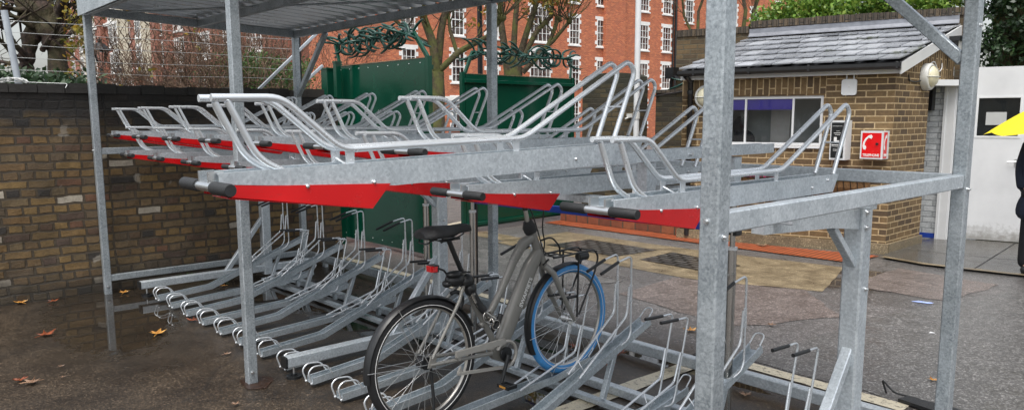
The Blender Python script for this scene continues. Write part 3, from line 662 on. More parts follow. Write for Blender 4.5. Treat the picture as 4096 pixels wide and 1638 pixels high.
for k in range(8):
    for kind in ('hi','lo'):
        o=up0 if first else copy_tree(up0); first=False
        hi=kind=='hi'; x=(.719 if hi else 1.083)+.728*k; z=1.545 if hi else 1.392
        o.location=(x,0,z)
        if hi and k==7: o.location=(x,-1.09,1.514); o.rotation_euler=(R(1.3),0,0)
        j=8-k
        if hi and k==7: lab='upper bike tray pulled far out towards the camera, nearest red plate and biggest guide rails'
        elif hi: lab='raised upper bike tray, %s of the raised ones counting from the sooty brick wall'%ORD[k]
        else: lab='low-set upper bike tray, %s of the low-set ones counting from the sooty brick wall'%ORD[k]
        tag(o,lab,'bike tray','upper trays of the two-tier bike rack')
# slide rail left behind by the pulled-out tray
b=MB(); x=.719+.728*7; b.sweep(uch(.04,.045,.004,.012),[(x,.34,1.512),(x,1.66,1.518)])
b.build('slide_rail',M['galv'],rf)
bb=MB()
for y in (1.25,.95): bb.tube([(x+.04,y,1.49),(x+.052,y,1.49)],.008,8)
bb.build('slide_bolt',M['zinc'],rf)

# ------------------------------------------------------------------ lower racks
def lower_proto(high):
    root=empty('floor_bike_rack',(0,0,0)); w_=.038
    if high: path=[(0,.27,.062),(0,.735,.098),(0,1.72,.462)]
    else: path=[(0,.27,.062),(0,.75,.088),(0,1.30,.118),(0,1.60,.168)]
    b=MB(); b.sweep(uch(w_,.042,.003,.009),path); b.build('channel',M['galv_low'],root)
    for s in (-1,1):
        b=MB(); x=s*.036; b.tube(fillet([(x,.262,.03),(x*1.1,.238,.105),(x*1.1,.275,.138),(x*1.1,.365,.128),(x,.405,.066)],.028,4),.0052,7); b.ball((x,.262,.03),.009,.009,.009,8,6)
        b.build('front_hoop',M['galv_tube'],root)
    e=path[-1]; b=MB(); b.tube(fillet([(-.03,e[1]-.01,e[2]),(-.028,e[1]+.045,e[2]+.05),(.028,e[1]+.045,e[2]+.05),(.03,e[1]-.01,e[2])],.03,4),.0045,6); b.build('end_hoop',M['galv_tube'],root)
    for s in (-1,1):
        x=s*.05; b=MB()
        if high:
            b.tube(fillet([(x*.8,1.10,.245),(x*.9,1.50,.535),(x*.9,1.508,.60),(x*.9,1.51,.69)],.03,4),[.0068]*11+[.0068],7) if False else b.tube(fillet([(x*.85,1.10,.243),(x*.95,1.49,.525),(x,1.505,.69)],.03,5),.0072,7)
            g=b.build('guide_rail',M['galv_tube'],root)
            b=MB(); b.tube(fillet([(x*.7,1.455,.352),(x,1.50,.378),(x,1.525,.42),(x,1.52,.868),(x,1.40,.846),(x,1.262,.80)],.035,5),.0058,7)
            b.tube([(x,1.5225,.60),(x,1.52,.70)],.0085,7); h=b.build('hook_arm',M['galv_tube'],root)
            b=MB(); b.tube([(x,1.405,.847),(x,1.258,.799)],.0092,9)
        else:
            b.tube(fillet([(x*.85,.995,.10),(x*.9,1.455,.232),(x,1.50,.39)],.03,5),.0072,7); b.build('guide_rail',M['galv_tube'],root)
            b=MB(); b.tube(fillet([(x*.7,1.385,.112),(x,1.435,.112),(x,1.46,.16),(x,1.562,.575),(x,1.46,.579),(x,1.318,.588)],.032,5),.0058,7); h=b.build('hook_arm',M['galv_tube'],root)
            b=MB(); b.tube([(x,1.465,.579),(x,1.316,.588)],.0092,9)
        b.build('grip',M['plastic'],h)
    b=MB()
    if high:
        b.beam((0,1.45,.335),(0,1.345,.055),.032,.032)
        b.build('leg',M['galv_low'],root); b=MB()
        for y in (1.18,1.33): b=MB(); b.tube([(-.04,y,.30+(y-1.18)*.72),(0,y,.26+(y-1.18)*.4),(.04,y,.30+(y-1.18)*.72)],.003,5); b.build('guide_clip',M['galv_tube'],root)
    else:
        b.beam((0,1.45,.085),(0,1.45,.03),.04,.03)
        b.build('leg',M['galv_low'],root); b=MB()
        for y in (1.12,1.3): b=MB(); b.tube([(-.04,y,.135+(y-1.1)*.3),(0,y,.10),(.04,y,.135+(y-1.1)*.3)],.003,5); b.build('guide_clip',M['galv_tube'],root)
    if high:
        b=MB(); b.beam((-.18,1.345,.03),(.55,1.345,.03),.05,.03,c=.003); b.build('foot_rail',M['galv_low'],root)
    return root
LX=lambda i:.668+.364*i
ph=lower_proto(True); pl=lower_proto(False)
for k in range(8):
    for high in (True,False):
        pr=ph if high else pl; o=pr if k==0 else copy_tree(pr); i=2*k+(0 if high else 1); o.location=(LX(i),0,0)
        if high: lab='floor rack rising to tall black-gripped hooks, %s of the tall ones from the brick wall'%ORD[k]
        elif k==5: lab='low floor rack holding the blue front wheel of the grey bicycle'
        else: lab='floor rack with short black-gripped hooks, %s of the short ones from the brick wall'%ORD[k]
        tag(o,lab,'bike rack','floor racks under the trays')

# ------------------------------------------------------------------ bicycle  (plane x = BX)
BX=4.67
bk=empty('bicycle',(BX,.9,0),'taupe grey step-through e-bike with one blue front tyre parked in a floor rack','bicycle')
def wheel(cy_,cz,tyre,name):
    b=MB(); b.torus((BX,cy_,cz),.295,.004,'x',64,6); b.torus((BX,cy_,cz),.292,.013,'x',64,8); hub=b.build(name,M['rim'],bk)
    t=MB(); t.torus((BX,cy_,cz),.311,.0275,'x',72,12,flat=.85); t.build('tyre',tyre,hub)
    t=MB()
    for s in (-1,1): t.torus((BX+s*.0215,cy_,cz),.302,.0020,'x',72,6)
    t.build('reflective_band',M['reflect'],hub)
    t=MB()
    for i in range(32):
        a=2*PI*i/32; s=1 if i%2 else -1; a2=a+s*(1.15 if (i//2)%2 else -1.15); 
        t.tube([(BX+s*.026,cy_+.032*math.cos(a2),cz+.032*math.sin(a2)),(BX,cy_+.285*math.cos(a),cz+.285*math.sin(a))],.0010,4,False)
    t.build('spokes',M['zinc'],hub)
    t=MB(); t.tube([(BX-.055,cy_,cz),(BX-.03,cy_,cz)],.012,12); t.tube([(BX-.03,cy_,cz),(BX+.03,cy_,cz)],.030 if name=='front_wheel' else .034,16); t.tube([(BX+.03,cy_,cz),(BX+.06,cy_,cz)],.013,12)
    t.build('hub',M['zinc'] if name=='front_wheel' else M['plastic'],hub)
    return hub
FWc=(1.435,.437); RWc=(.362,.402)
wheel(*FWc,M['tyreblue'],'front_wheel'); wheel(*RWc,M['tyre'],'rear_wheel')
def fender(c,Rr,a0,a1,wd,name):
    b=MB(); n=28; vs=[]
    for i in range(n+1):
        a=a0+(a1-a0)*i/n
        for j in range(7):
            t=-1+2*j/6; rr=Rr-.012*t*t; vs.append((BX+t*wd,c[0]+rr*math.cos(a),c[1]+rr*math.sin(a)))
    for i in range(n+1):
        a=a0+(a1-a0)*i/n
        for j in range(7):
            t=-1+2*j/6; rr=Rr-.003-.012*t*t; vs.append((BX+t*wd*.95,c[0]+rr*math.cos(a),c[1]+rr*math.sin(a)))
    o=(n+1)*7
    b.add(vs,[(i*7+j,i*7+j+1,(i+1)*7+j+1,(i+1)*7+j) for i in range(n) for j in range(6)]+[(o+i*7+j,o+(i+1)*7+j,o+(i+1)*7+j+1,o+i*7+j+1) for i in range(n) for j in range(6)],True)
    return b.build(name,M['plastic'],bk)
rfd=fender(RWc,.352,R(22),R(186),.030,'rear_mudguard'); ffd=fender(FWc,.350,R(78),R(208),.030,'front_mudguard')
b=MB()
for a in (R(176),R(118)):
    for s in (-1,1):
        e=(BX+s*.029,RWc[0]+.35*math.cos(a),RWc[1]+.35*math.sin(a)); b.tube([(BX+s*.05,*RWc),e],.0022,5)
b.build('mudguard_stay',M['zinc'],rfd)
b=MB()
for s in (-1,1): b.tube([(BX+s*.05,*FWc),(BX+s*.029,FWc[0]+.35*math.cos(R(190)),FWc[1]+.35*math.sin(R(190)))],.0022,5)
b.build('mudguard_stay',M['zinc'],ffd)
def chain(pts): return [V((BX,y,z)) for y,z in pts]
b=MB()
def oval(pts,rw,rh):   # tube of oval section (rw across, rh in plane)
    P=[V(p) for p in pts]; m=len(P); n=12; vs=[]
    for i in range(m):
        T=(P[min(i+1,m-1)]-P[max(i-1,0)]).normalized(); A=V((1,0,0)); B=T.cross(A).normalized()
        w_=rw[i] if isinstance(rw,list) else rw; h_=rh[i] if isinstance(rh,list) else rh
        for k in range(n):
            a=2*PI*k/n; ca,sa=math.cos(a),math.sin(a)
            ca=math.copysign(abs(ca)**.7,ca); sa=math.copysign(abs(sa)**.7,sa)
            vs.append(P[i]+A*w_*ca+B*h_*sa)
    b.add(vs,[(i*n+k,i*n+(k+1)%n,(i+1)*n+(k+1)%n,(i+1)*n+k) for i in range(m-1) for k in range(n)],True)
    b.add(vs,[tuple(range(n))[::-1],tuple(range((m-1)*n,m*n))])
HT,HB=(1.128,1.00),(1.222,.80)
BB=(.872,.350)
b.tube(chain([HT,(1.17,.91),HB]),[.024,.026,.026],14)
oval(chain([(1.19,.885),(1.12,.80),(1.02,.62),(.93,.46),(.88,.37)]),[.028,.030,.032,.033,.030],[.035,.048,.050,.050,.042])   # down tube with battery
oval(chain([(1.135,.972),(1.06,.94),(.99,.85),(.90,.70),(.80,.565),(.745,.52)]),[.022,.022,.020,.018,.017,.016],[.026,.032,.024,.020,.018,.016])
b.tube(chain([(.617,.845),(.70,.65),(.79,.50),(.865,.37)]),.018,12)
oval(chain([(.84,.40),(.872,.35),(.90,.31)]),[.036]*3,[.05,.058,.03])
for s in (-1,1):
    b.tube([(BX+s*.020,.615,.775),(BX+s*.052,.56,.70),(BX+s*.062,RWc[0]+.01,RWc[1]+.03)],[.011,.010,.009],8)
    b.tube([(BX+s*.062,RWc[0]-.005,RWc[1]),(BX+s*.055,.60,.385),(BX+s*.03,.80,.362)],[.011,.011,.012],8)
    b.prism([(BX+s*.060,RWc[0]-.02,RWc[1]-.012),(BX+s*.060,RWc[0]+.03,RWc[1]-.02),(BX+s*.060,RWc[0]+.035,RWc[1]+.035),(BX+s*.060,RWc[0]+.0,RWc[1]+.045)],(s*.006,0,0))
fr=b.build('frame',M['frame'],bk)
b=MB()
b.tube([(BX,*HB),(BX,1.232,.785)],.022,12)
for s in (-1,1): b.tube([(BX+s*.012,1.228,.79),(BX+s*.050,1.262,.745),(BX+s*.056,1.33,.61),(BX+s*.056,FWc[0],FWc[1])],[.02,.018,.0155,.011],10)
b.build('fork',M['frame'],bk)
# chain cover on near side
b=MB(); x=BX+.068
b.torus((x,*BB),.073,.010,'x',40,8,a0=R(-95),a1=R(150))
def bar(p,q,h):
    d=(V((0,q[0],q[1]))-V((0,p[0],p[1]))).normalized(); n_=V((0,-d.z,d.y))*h/2
    P=[V((x-.008,*p))-n_,V((x-.008,*q))-n_,V((x-.008,*q))+n_,V((x-.008,*p))+n_]; b.prism(P,(.018,0,0))
bar((.52,.425),(.86,.428),.030); bar((.53,.318),(.88,.277),.014)
b.prism([(x-.008,.52,.438),(x-.008,.52,.408),(x-.008,.545,.385),(x-.008,.56,.41)],(.012,0,0)); b.prism([(x-.008,.53,.31),(x-.008,.53,.325),(x-.008,.55,.355),(x-.008,.56,.325)],(.012,0,0))
b.build('chain_cover',M['framehi'],bk)
b=MB(); b.tube([(BX-.07,*BB),(BX+.085,*BB)],.012,12); b.tube([(BX+.06,*BB),(BX+.072,*BB)],.040,24)
for s,dy,dz in ((1,-.055,-.150),(-1,.055,.150)):
    b.tube([(BX+s*.085,BB[0],BB[1]),(BX+s*.09,BB[0]+dy,BB[1]+dz)],[.012,.009],8)
ck=b.build('crank',M['plastic'],bk)
for s,dy,dz in ((1,-.055,-.150),(-1,.055,.150)):
    c=(BX+s*.135,BB[0]+dy,BB[1]+dz); b=MB(); b.tube([(BX+s*.09,c[1],c[2]),(BX+s*.18,c[1],c[2])],.006,8)
    for q in (-1,1): b.box((c[0]-.045,c[1]+q*.028-.006,c[2]-.010),(c[0]+.045,c[1]+q*.028+.006,c[2]+.010))
    for q in (-1,1): b.box((c[0]+q*.038-.006,c[1]-.03,c[2]-.009),(c[0]+q*.038+.006,c[1]+.03,c[2]+.009))
    b.build('pedal',M['plastic'],ck)
    b=MB(); b.box((c[0]-.025,c[1]-.0355,c[2]-.006),(c[0]+.025,c[1]-.0345,c[2]+.006)); b.build('reflector',M['lf_gold'],ck)
b=MB(); b.tube(chain([(.617,.845),(.56,.965),(.535,1.02)]),.0135,12); b.box((BX-.014,.50,1.018),(BX+.014,.60,1.030)); sp_=b.build('seat_post',M['plastic'],bk)
b=MB(); b.torus((BX,.617,.842),.020,.006,'z',20,8); b.tube([(BX+.02,.60,.845),(BX+.035,.65,.84)],.005,6); b.build('seat_clamp',M['plastic'],sp_)
# saddle
b=MB(); vs=[]; n=16; secs=[(.355,.045,1.062,.018),(.37,.078,1.068,.028),(.42,.088,1.072,.034),(.48,.075,1.070,.032),(.54,.045,1.070,.028),(.60,.026,1.074,.026),(.655,.020,1.074,.022),(.68,.012,1.070,.014)]
for y,w_,z,h in secs:
    for k in range(n):
        a=2*PI*k/n; zz=math.sin(a); vs.append((BX+w_*math.cos(a),y,z+h*(zz if zz>0 else zz*.9)-(.012*math.cos(a)**2)))
b.add(vs,[(i*n+k,i*n+(k+1)%n,(i+1)*n+(k+1)%n,(i+1)*n+k) for i in range(len(secs)-1) for k in range(n)],True); b.add(vs,[tuple(range(n))[::-1],tuple(range((len(secs)-1)*n,len(secs)*n))])
sd_=b.build('saddle',M['rubber'],bk)
b=MB()
for s in (-1,1): b.tube(fillet([(BX+s*.022,.62,1.05),(BX+s*.022,.55,1.020),(BX+s*.022,.47,1.020),(BX+s*.03,.40,1.05)],.03),.0035,6)
b.tube(fillet([(BX-.05,.40,1.045),(BX-.04,.37,1.02),(BX+.04,.37,1.02),(BX+.05,.40,1.045)],.02),.004,6)
b.build('saddle_rail',M['plastic'],sd_)
# steering
b=MB(); b.tube(chain([(1.125,1.0),(1.112,1.03),(1.10,1.065)]),[.036,.040,.026],14); b.torus((BX,1.118,1.02),.034,.006,'z',20,6); b.build('stem_boot',M['rubber'],bk)
b=MB(); b.tube(chain([(1.10,1.06),(1.082,1.13),(1.072,1.19)]),.0125,12); b.build('stem',M['rim'],bk)
b=MB(); b.tube(fillet([(BX-.27,.90,1.20),(BX-.22,1.00,1.215),(BX-.06,1.08,1.195),(BX+.06,1.08,1.195),(BX+.22,1.00,1.215),(BX+.27,.90,1.20)],.08),.011,10)
b.tube(chain([(1.082,1.13),(1.068,1.215)]),.018,10); hb=b.build('handlebar',M['plastic'],bk)
for s in (-1,1):
    b=MB(); b.tube([(BX+s*.235,.97,1.21),(BX+s*.27,.90,1.20)],.0155,10); b.build('bar_grip',M['rubber'],hb)
b=MB()
b.tube(fillet([(BX+.03,1.10,1.19),(BX+.045,1.19,1.16),(BX+.04,1.175,1.02),(BX+.035,1.205,.93),(BX+.02,1.20,.86),(BX+.01,1.185,.80)],.05,5),.0042,6)
b.tube(fillet([(BX-.02,1.10,1.19),(BX+.0,1.14,1.10),(BX+.02,1.17,.98),(BX+.035,1.19,.885),(BX+.02,1.26,.85),(BX+.02,1.31,.85)],.04,5),.0038,6)
b.tube(fillet([(BX+.03,1.18,.95),(BX+.04,1.25,.965),(BX+.03,1.33,.90),(BX+.02,1.345,.84)],.05,5),.0055,6)
b.build('brake_cable',M['plastic'],bk)
# front rack
b=MB(); rz_=.842
for s in (-1,1):
    x=BX+s*.065; b.tube(fillet([(x,1.245,rz_),(x,1.60,rz_+.008),(x,1.635,rz_-.04),(x,1.60,.70),(x*.5+(BX+s*.06)*.5,FWc[0]+.03,FWc[1]+.03)],.05,5),.0062,7)
    b.tube([(x,1.46,rz_),(BX+s*.062,FWc[0]+.015,FWc[1]+.02)],.0058,6)
for y in (1.26,1.34,1.42,1.50): b.tube([(BX-.065,y,rz_+.004),(BX+.065,y,rz_+.004)],.0045,6)
b.tube([(BX-.065,1.62,rz_-.005),(BX+.065,1.62,rz_-.005)],.005,6); b.tube([(BX-.03,1.24,rz_-.01),(BX-.02,1.20,.80)],.006,6); b.tube([(BX+.03,1.24,rz_-.01),(BX+.02,1.20,.80)],.006,6)
b.build('front_carrier',M['plastic'],bk)
b=MB(); b.tube([(BX+.02,1.50,.81),(BX+.02,1.575,.81)],[.024,.026],14); b.tube([(BX+.02,1.53,.80),(BX+.02,1.50,.76),(BX,1.46,.775)],.006,6); hl=b.build('headlight',M['plastic'],bk)
b=MB(); b.tube([(BX+.02,1.574,.81),(BX+.02,1.578,.81)],.020,14); b.build('lens',M['reflect'],hl)
# rear light, lock and bag under saddle
b=MB(); b.box((BX-.026,.42,.866),(BX+.026,.452,.903)); b.tube([(BX,.452,.885),(BX,.50,.865),(BX,.53,.83)],.006,6); rl=b.build('rear_light',M['plastic'],bk)
b=MB(); b.box((BX-.022,.406,.869),(BX+.022,.42,.900)); b.box((BX+.026,.410,.870),(BX+.029,.440,.898)); b.build('lens',M['lamp_red'],rl)
b=MB(); 
b.ball((BX,.575,.805),.045,.062,.038,14,10); b.ball((BX+.01,.64,.79),.04,.05,.04,14,10); b.ball((BX+.015,.555,.84),.035,.05,.018,12,8); b.ball((BX+.02,.66,.745),.035,.035,.04,12,8); b.ball((BX,.52,.79),.03,.025,.02,10,8)
b.build('lock_bag',M['plastic'],bk)
b=MB(); b.torus((BX+.02,.555,.695),.05,.011,'x',30,8,a0=R(-60),a1=R(120)); b.build('ring_lock',M['plastic'],bk)
b=MB(); b.tube(fillet([(BX+.03,.655,.74),(BX+.035,.70,.65),(BX+.045,.745,.60),(BX+.05,.80,.56)],.04),[.02]*2+[.017]*(len(fillet([(0,0,0),(1,0,0),(2,1,0),(3,3,0)],.04))-2),10); 
b.torus((BX+.06,.745,.585),.030,.0045,'x',24,6); b.torus((BX+.065,.80,.53),.026,.004,'x',24,6); b.torus((BX+.055,.775,.55),.02,.006,'y',20,6)
b.build('chain_lock',M['steel'],bk)
b=MB(); b.tube(fillet([(BX+.028,.655,.745),(BX+.036,.70,.66),(BX+.046,.735,.615)],.04),.021,10); b.tube([(BX+.05,.79,.50),(BX+.05,.83,.54),(BX+.05,.85,.58)],.014,8); b.build('lock_sleeve',M['rubber'],bk)
b=MB(); b.tube([(BX+.005,.40,.385),(BX+.03,.40,.20),(BX+.04,.39,.12)],[.009,.009,.007],8); b.build('kickstand',M['plastic'],bk)
# lettering on the down tube
p0=V((BX+.0345,.965,.52)); ang=math.atan2(.30,.16)
dY=V((0,.475,.88)).normalized(); nX=V((1,0,0)); upv=nX.cross(dY)
Mx=Matrix((dY,upv,nX)).transposed().to_4x4(); Mx.translation=V((BX+.0345,1.055,.665))
text_mesh('SWAPFIETS',.034,.0006,'frame_lettering',M['reflect'],Mx,bk,.0006,1.05)

# ------------------------------------------------------------------ green gates
def spikes(root,A,B,z,n,seed):
    r_=random.Random(seed); A=V((*A,z)); B=V((*B,z)); d=(B-A).normalized(); s=V((-d.y,d.x,0)); b=MB()
    b.tube([A,B],.018,8)
    for i in range(n):
        p=A.lerp(B,(i+.5)/n); a0=r_.uniform(0,PI)
        for q in range(3):
            a=a0+q*2*PI/3; dr=s*math.cos(a)+V((0,0,1))*math.sin(a); tw=(s*math.cos(a+1.57)+V((0,0,1))*math.sin(a+1.57))*r_.choice((-1,1))*.35
            ax=d*r_.choice((-1,1)); Ls=r_.uniform(.12,.19)
            P=[p+dr*Ls*math.sin(t)+ax*Ls*.95*(1-math.cos(t*1.25))+tw*Ls*t*t*.3 for t in (0,.4,.8,1.2,1.6,1.95)]
            b.tube(P,[.012,.016,.018,.016,.011,.003],6)
    b.build('rotating_spike_bar',M['greengloss'],root)
def gate(A,B,H,label,seed,zs,arms,side):
    A=V(A);B=V(B); d=(B-A); Lg=d.length; a=math.atan2(d.y,d.x)
    g=empty('steel_gate',(A.x,A.y,0),label,'gate','green security gates')
    b=MB(); b.box((.05,-.015,.06),(Lg-.05,.015,H)); 
    b.build('panel',M['greenpaint'],g,(A.x,A.y,0),a)
    b=MB(); 
    for u in (0,Lg): b.beam((u,0,.03),(u,0,H+.02),.06,.06,(0,1,0),.004)
    b.beam((0,.045,.12),(Lg,.045,.12),.05,.05); b.beam((0,.045,H-.1),(Lg,.045,H-.1),.05,.05)
    b.build('frame',M['greenpaint'],g,(A.x,A.y,0),a)
    b=MB(); b.box((.05,-.02,H),(Lg-.05,.02,H+.008)); b.build('top_trim',M['tan'],g,(A.x,A.y,0),a)
    b=MB()
    for j in range(9):
        for z in (.12,H-.05): b.ball((.14+j*(Lg-.28)/8,-.016,z),.007,.005,.007,6,4)
    for z in (H*.45,H*.75):
        for u in (.10,Lg/2-.01,Lg/2+.03,Lg-.10): b.ball((u,-.016,z),.007,.005,.007,6,4)
    b.build('rivets',M['zinc'],g,(A.x,A.y,0),a)
    n=V((-d.y,d.x)).normalized()*side; top=[]
    for u,o in arms:
        p=A+d.normalized()*u; q=p+V((d.x,d.y)).normalized()*o
        b=MB(); b.beam((p.x,p.y,H),(q.x+n.x*.05,q.y+n.y*.05,zs),.035,.05); b.build('spike_arm',M['greenpaint'],g); top.append((q.x+n.x*.05,q.y+n.y*.05))
    spikes(g,top[0],top[1],zs,26,seed)
    return g
gate((-1.33,3.27),(.715,3.29),2.32,'dark green sheet steel gate leaf, spiked on top, behind the far end of the racks',3,2.62,((.10,-.20),(2.04,-.33)),1)
gate((-.79,7.24),(-.668,4.865),2.26,'bright green gate leaf under a bar of curved spikes, left of the garden wall',5,2.58,((.05,-.10),(2.33,-.20)),-1)
for p,lab,mt_,h_ in (((-1.05,3.12),'slim dark green gate post just left of the dark gate leaf','greenpaint',2.35),):
    b=MB(); b.beam((*p,0),(*p,h_),.075,.075,(0,1,0),.006); b.box((p[0]-.045,p[1]-.045,h_),(p[0]+.045,p[1]+.045,h_+.02)); tag(b.build('gate_post',M[mt_]),lab,'post')
b=MB(); b.beam((-1.33,3.13,0),(-1.33,3.13,2.28),.16,.10,(0,1,0),.006); b.box((-1.42,3.07,2.28),(-1.24,3.19,2.30)); tag(b.build('gate_post',M['greenpaint']),'broad bright green hinge post at the left edge of the dark gate leaf','post')

# ------------------------------------------------------------------ garden wall, raised bed, pole
gw=empty('garden_wall',(-.8,7.6,0),'mossy brown brick garden wall with a rounded end right of the open gate','wall')
o=wallobj('brickwork',(-.66,7.35),(.36,7.5),0,2.20,.3,M['stock2'],gw)
b=MB(); vs=[]
Lg=1.03; n=14
P=[(0,.0,2.20)]+[(Lg*.5-Lg*.5*math.cos(PI*i/n)*1.0,0,2.20+.14*math.sin(PI*min(1,i/n*1.0))**.5) for i in range(n+1)]
b.prism([(p[0],p[1],p[2]) for p in P[1:]]+[(Lg,0,2.20),(0,0,2.20)][:0],(0,.3,0)); b.build('rounded_top',M['stock2'],gw,(-.66,7.35,0),math.atan2(.15,1.02))
gw2=empty('garden_wall',(.4,7.9,0),'lower brown brick wall with flat stone coping between the white pole and the hut','wall')
wallobj('brickwork',(.36,7.95),(1.75,8.25),0,2.02,.25,M['stock2'],gw2)
b=MB(); b.box((0,-.03,2.02),(1.42,.28,2.07)); b.build('coping',M['coping'],gw2,(.36,7.95,0),math.atan2(.3,1.39))
kb=empty('raised_bed',(.5,6.9,0),'low orange brick kerb edging a planted bed before the brown garden wall','kerb')
wallobj('kerb',(-.6,6.79),(1.72,6.90),0,.13,.11,M['kerbbrick'],kb)
b=MB(); b.box((-.6,6.95,.0),(1.6,7.9,.12)); b.build('soil',M['bark'],kb)
def leafquad(b,p,s,r_,up=.0):
    a=V((r_.gauss(0,1),r_.gauss(0,1),r_.gauss(0,1)+up)).normalized(); t=a.orthogonal().normalized(); t.rotate(Matrix.Rotation(r_.uniform(0,6.28),3,a)); q=a.cross(t); p=V(p)
    b.add([p-t*s,p+q*s*.55,p+t*s,p-q*s*.55],[(0,1,2,3)])
b=MB(); r_=random.Random(5)
for i in range(500): leafquad(b,(r_.uniform(.9,1.65),r_.uniform(6.97,7.4),.12+abs(r_.gauss(0,.12))),.035,r_)
tag(b.build('ground_shrub',M['leafdark']),'straggly dark plant in the raised bed left of the hut downpipe','plant')
wp=empty('white_pole',(.32,7.52,.12),'tall white steel pole with a clamp, standing before the brown brick wall','pole')
b=MB(); b.tube([(.32,7.52,.12),(.32,7.52,5.5)],.045,16); b.build('shaft',M['white'],wp)
b=MB(); b.tube([(.32,7.52,1.62),(.32,7.52,1.72)],.055,16); b.box((.19,7.44,1.64),(.27,7.56,1.70)); b.tube([(.27,7.48,1.66),(.18,7.42,1.62)],.012,8); b.build('clamp',M['lightgrey'],wp)

ws=empty('wall_spikes',(1.2,8.1,2.07),'small green coil of wall spikes beside the old black hopper','spikes')
spikes(ws,(.85,8.05),(1.62,8.20),2.22,9,17)
for x_ in (.9,1.55):
    b=MB(); b.beam((x_,8.12,2.07),(x_,8.12,2.23),.02,.02,(0,1,0)); b.build('bracket',M['greengloss'],ws)
# blue barrier board
bb_=empty('barrier_board',(3.6,2.6,0),'long blue plank barrier on two slim legs behind the racks','barrier')
b=MB(); b.beam((2.315,2.62,.885),(4.90,2.62,.905),.03,.056); b.build('plank',M['blue'],bb_)
for x in (2.325,4.86):
    b=MB(); b.beam((x,2.645,0),(x,2.645,.90),.02,.02,(0,1,0)); b.box((x-.02,2.52,0),(x+.02,2.77,.012)); b.build('leg',M['ironblack'],bb_)

# ------------------------------------------------------------------ kiosk hut
hutE=empty('brick_hut',(3.0,7.8,0),'small buff brick hut with wet slate lean-to roof and a serving window','hut')
HL=V((1.70,6.765)); HC=V((4.145,7.526)); HS=V((4.142,8.60)); HB_=V((4.14,9.45))
e_=(HC-HL).normalized(); nin=V((-e_.y,e_.x)); aF=math.atan2(e_.y,e_.x); LF=(HC-HL).length
wl=lambda x:(x-HL.x)/e_.x
win=(wl(2.20),wl(3.40),1.285,1.905)
wallobj('front_wall',HL,HC-e_*.003,.12,2.20,.22,M['hut'],hutE,[win])
wallobj('side_wall',HC,HS,.12,2.18,.22,M['hut'],hutE)
wallobj('door_gable',HS+V((0,.001)),HB_+V((0,0)),2.06,2.18,.22,M['soldier'],hutE)
wallobj('left_wall',HL+nin*1.7,HL+nin*.0,0,2.2,.2,M['hut'],hutE)
wallobj('rear_jamb_wall',HB_+V((-1.2,0)),HB_+V((0,.0)),0,2.3,.1,M['whitebrick'],hutE)
b=MB(); b.box((-.02,-.05,0),(LF+.03,.2,.125)); b.build('plinth',M['tan'],hutE,(HL.x,HL.y,0),aF)
b=MB(); b.box((HC.x-.2,HC.y+.02,0),(HC.x+.035,HS.y,.122)); b.build('plinth',M['tan'],hutE)
b=MB(); b.box((0,-.003,1.925),(win[1]+.02,.0,2.165)); b.build('soldier_course',M['soldier'],hutE,(HL.x,HL.y,0),aF)
# white painted reveal & frame of the doorway
wallobj('white_reveal',(3.55,9.04),(4.27,9.13),.0,2.06,.12,M['whitebrick'],hutE)
b=MB(); b.box((0,-.004,.02),(.64,-.0005,.085)); b.build('blue_skirting',M['blue'],hutE,(3.55,9.04,0),math.atan2(.09,.72))
b=MB(); b.box((4.17,9.06,.02),(4.20,9.11,2.03)); b.box((4.20,9.075,.02),(4.30,9.12,2.03)); b.box((4.302,9.11,.02),(4.40,9.26,2.03)); b.prism([(3.93,8.605,2.031),(4.16,8.605,2.031),(4.42,9.06,2.031),(4.42,9.27,2.031),(3.93,9.27,2.031)],(0,0,.075)); b.build('door_frame',M['white'],hutE)
b=MB(); b.box((3.965,8.96,1.72),(4.06,9.075,2.028)); b.build('door_closer_box',M['plastic'],hutE)
# open door leaf
dA=V((4.40,9.31)); dB=V((5.22,9.52)); dd=dB-dA; aD=math.atan2(dd.y,dd.x); Ld=dd.length
dr=MB(); u0,u1=.10,.55; dr.box((0,0,.03),(u0,.045,2.27)); dr.box((u1,0,.03),(Ld,.045,2.27)); dr.box((u0,0,.03),(u1,.045,1.39)); dr.box((u0,0,1.875),(u1,.045,2.27))
door=dr.build('door',M['doorpaint'],hutE,(dA.x,dA.y,0),aD)
def loc(parent_off,bm,name,mat,par): return bm.build(name,mat,par,world=False)
b=MB(); b.box((u0+.002,.02,1.392),(u1-.002,.028,1.873)); b.build('door_glass',M['darkglass'],door,world=False)
b=MB(); 
for q in ((u0-.025,-.006,1.365,u1+.025,.0,1.389),(u0-.025,-.006,1.876,u1+.025,.0,1.90)): b.box((q[0],q[1],q[2]),(q[3],q[4],q[5]))
b.box((u0-.025,-.006,1.389),(u0-.001,0,1.876)); b.box((u1+.001,-.006,1.389),(u1+.025,0,1.876)); b.build('glazing_bead',M['white'],door,world=False)
b=MB(); b.box((.19,.012,1.53),(.415,.019,1.695)); b.build('notice_paper',M['paper'],door,world=False)
b=MB(); b.tube(fillet([(.56,.0,1.065),(.56,-.05,1.065),(.46,-.05,1.06)],.01),.008,8); b.box((.54,-.006,1.0),(.58,0,1.10)); b.build('handle',M['zinc'],door,world=False)
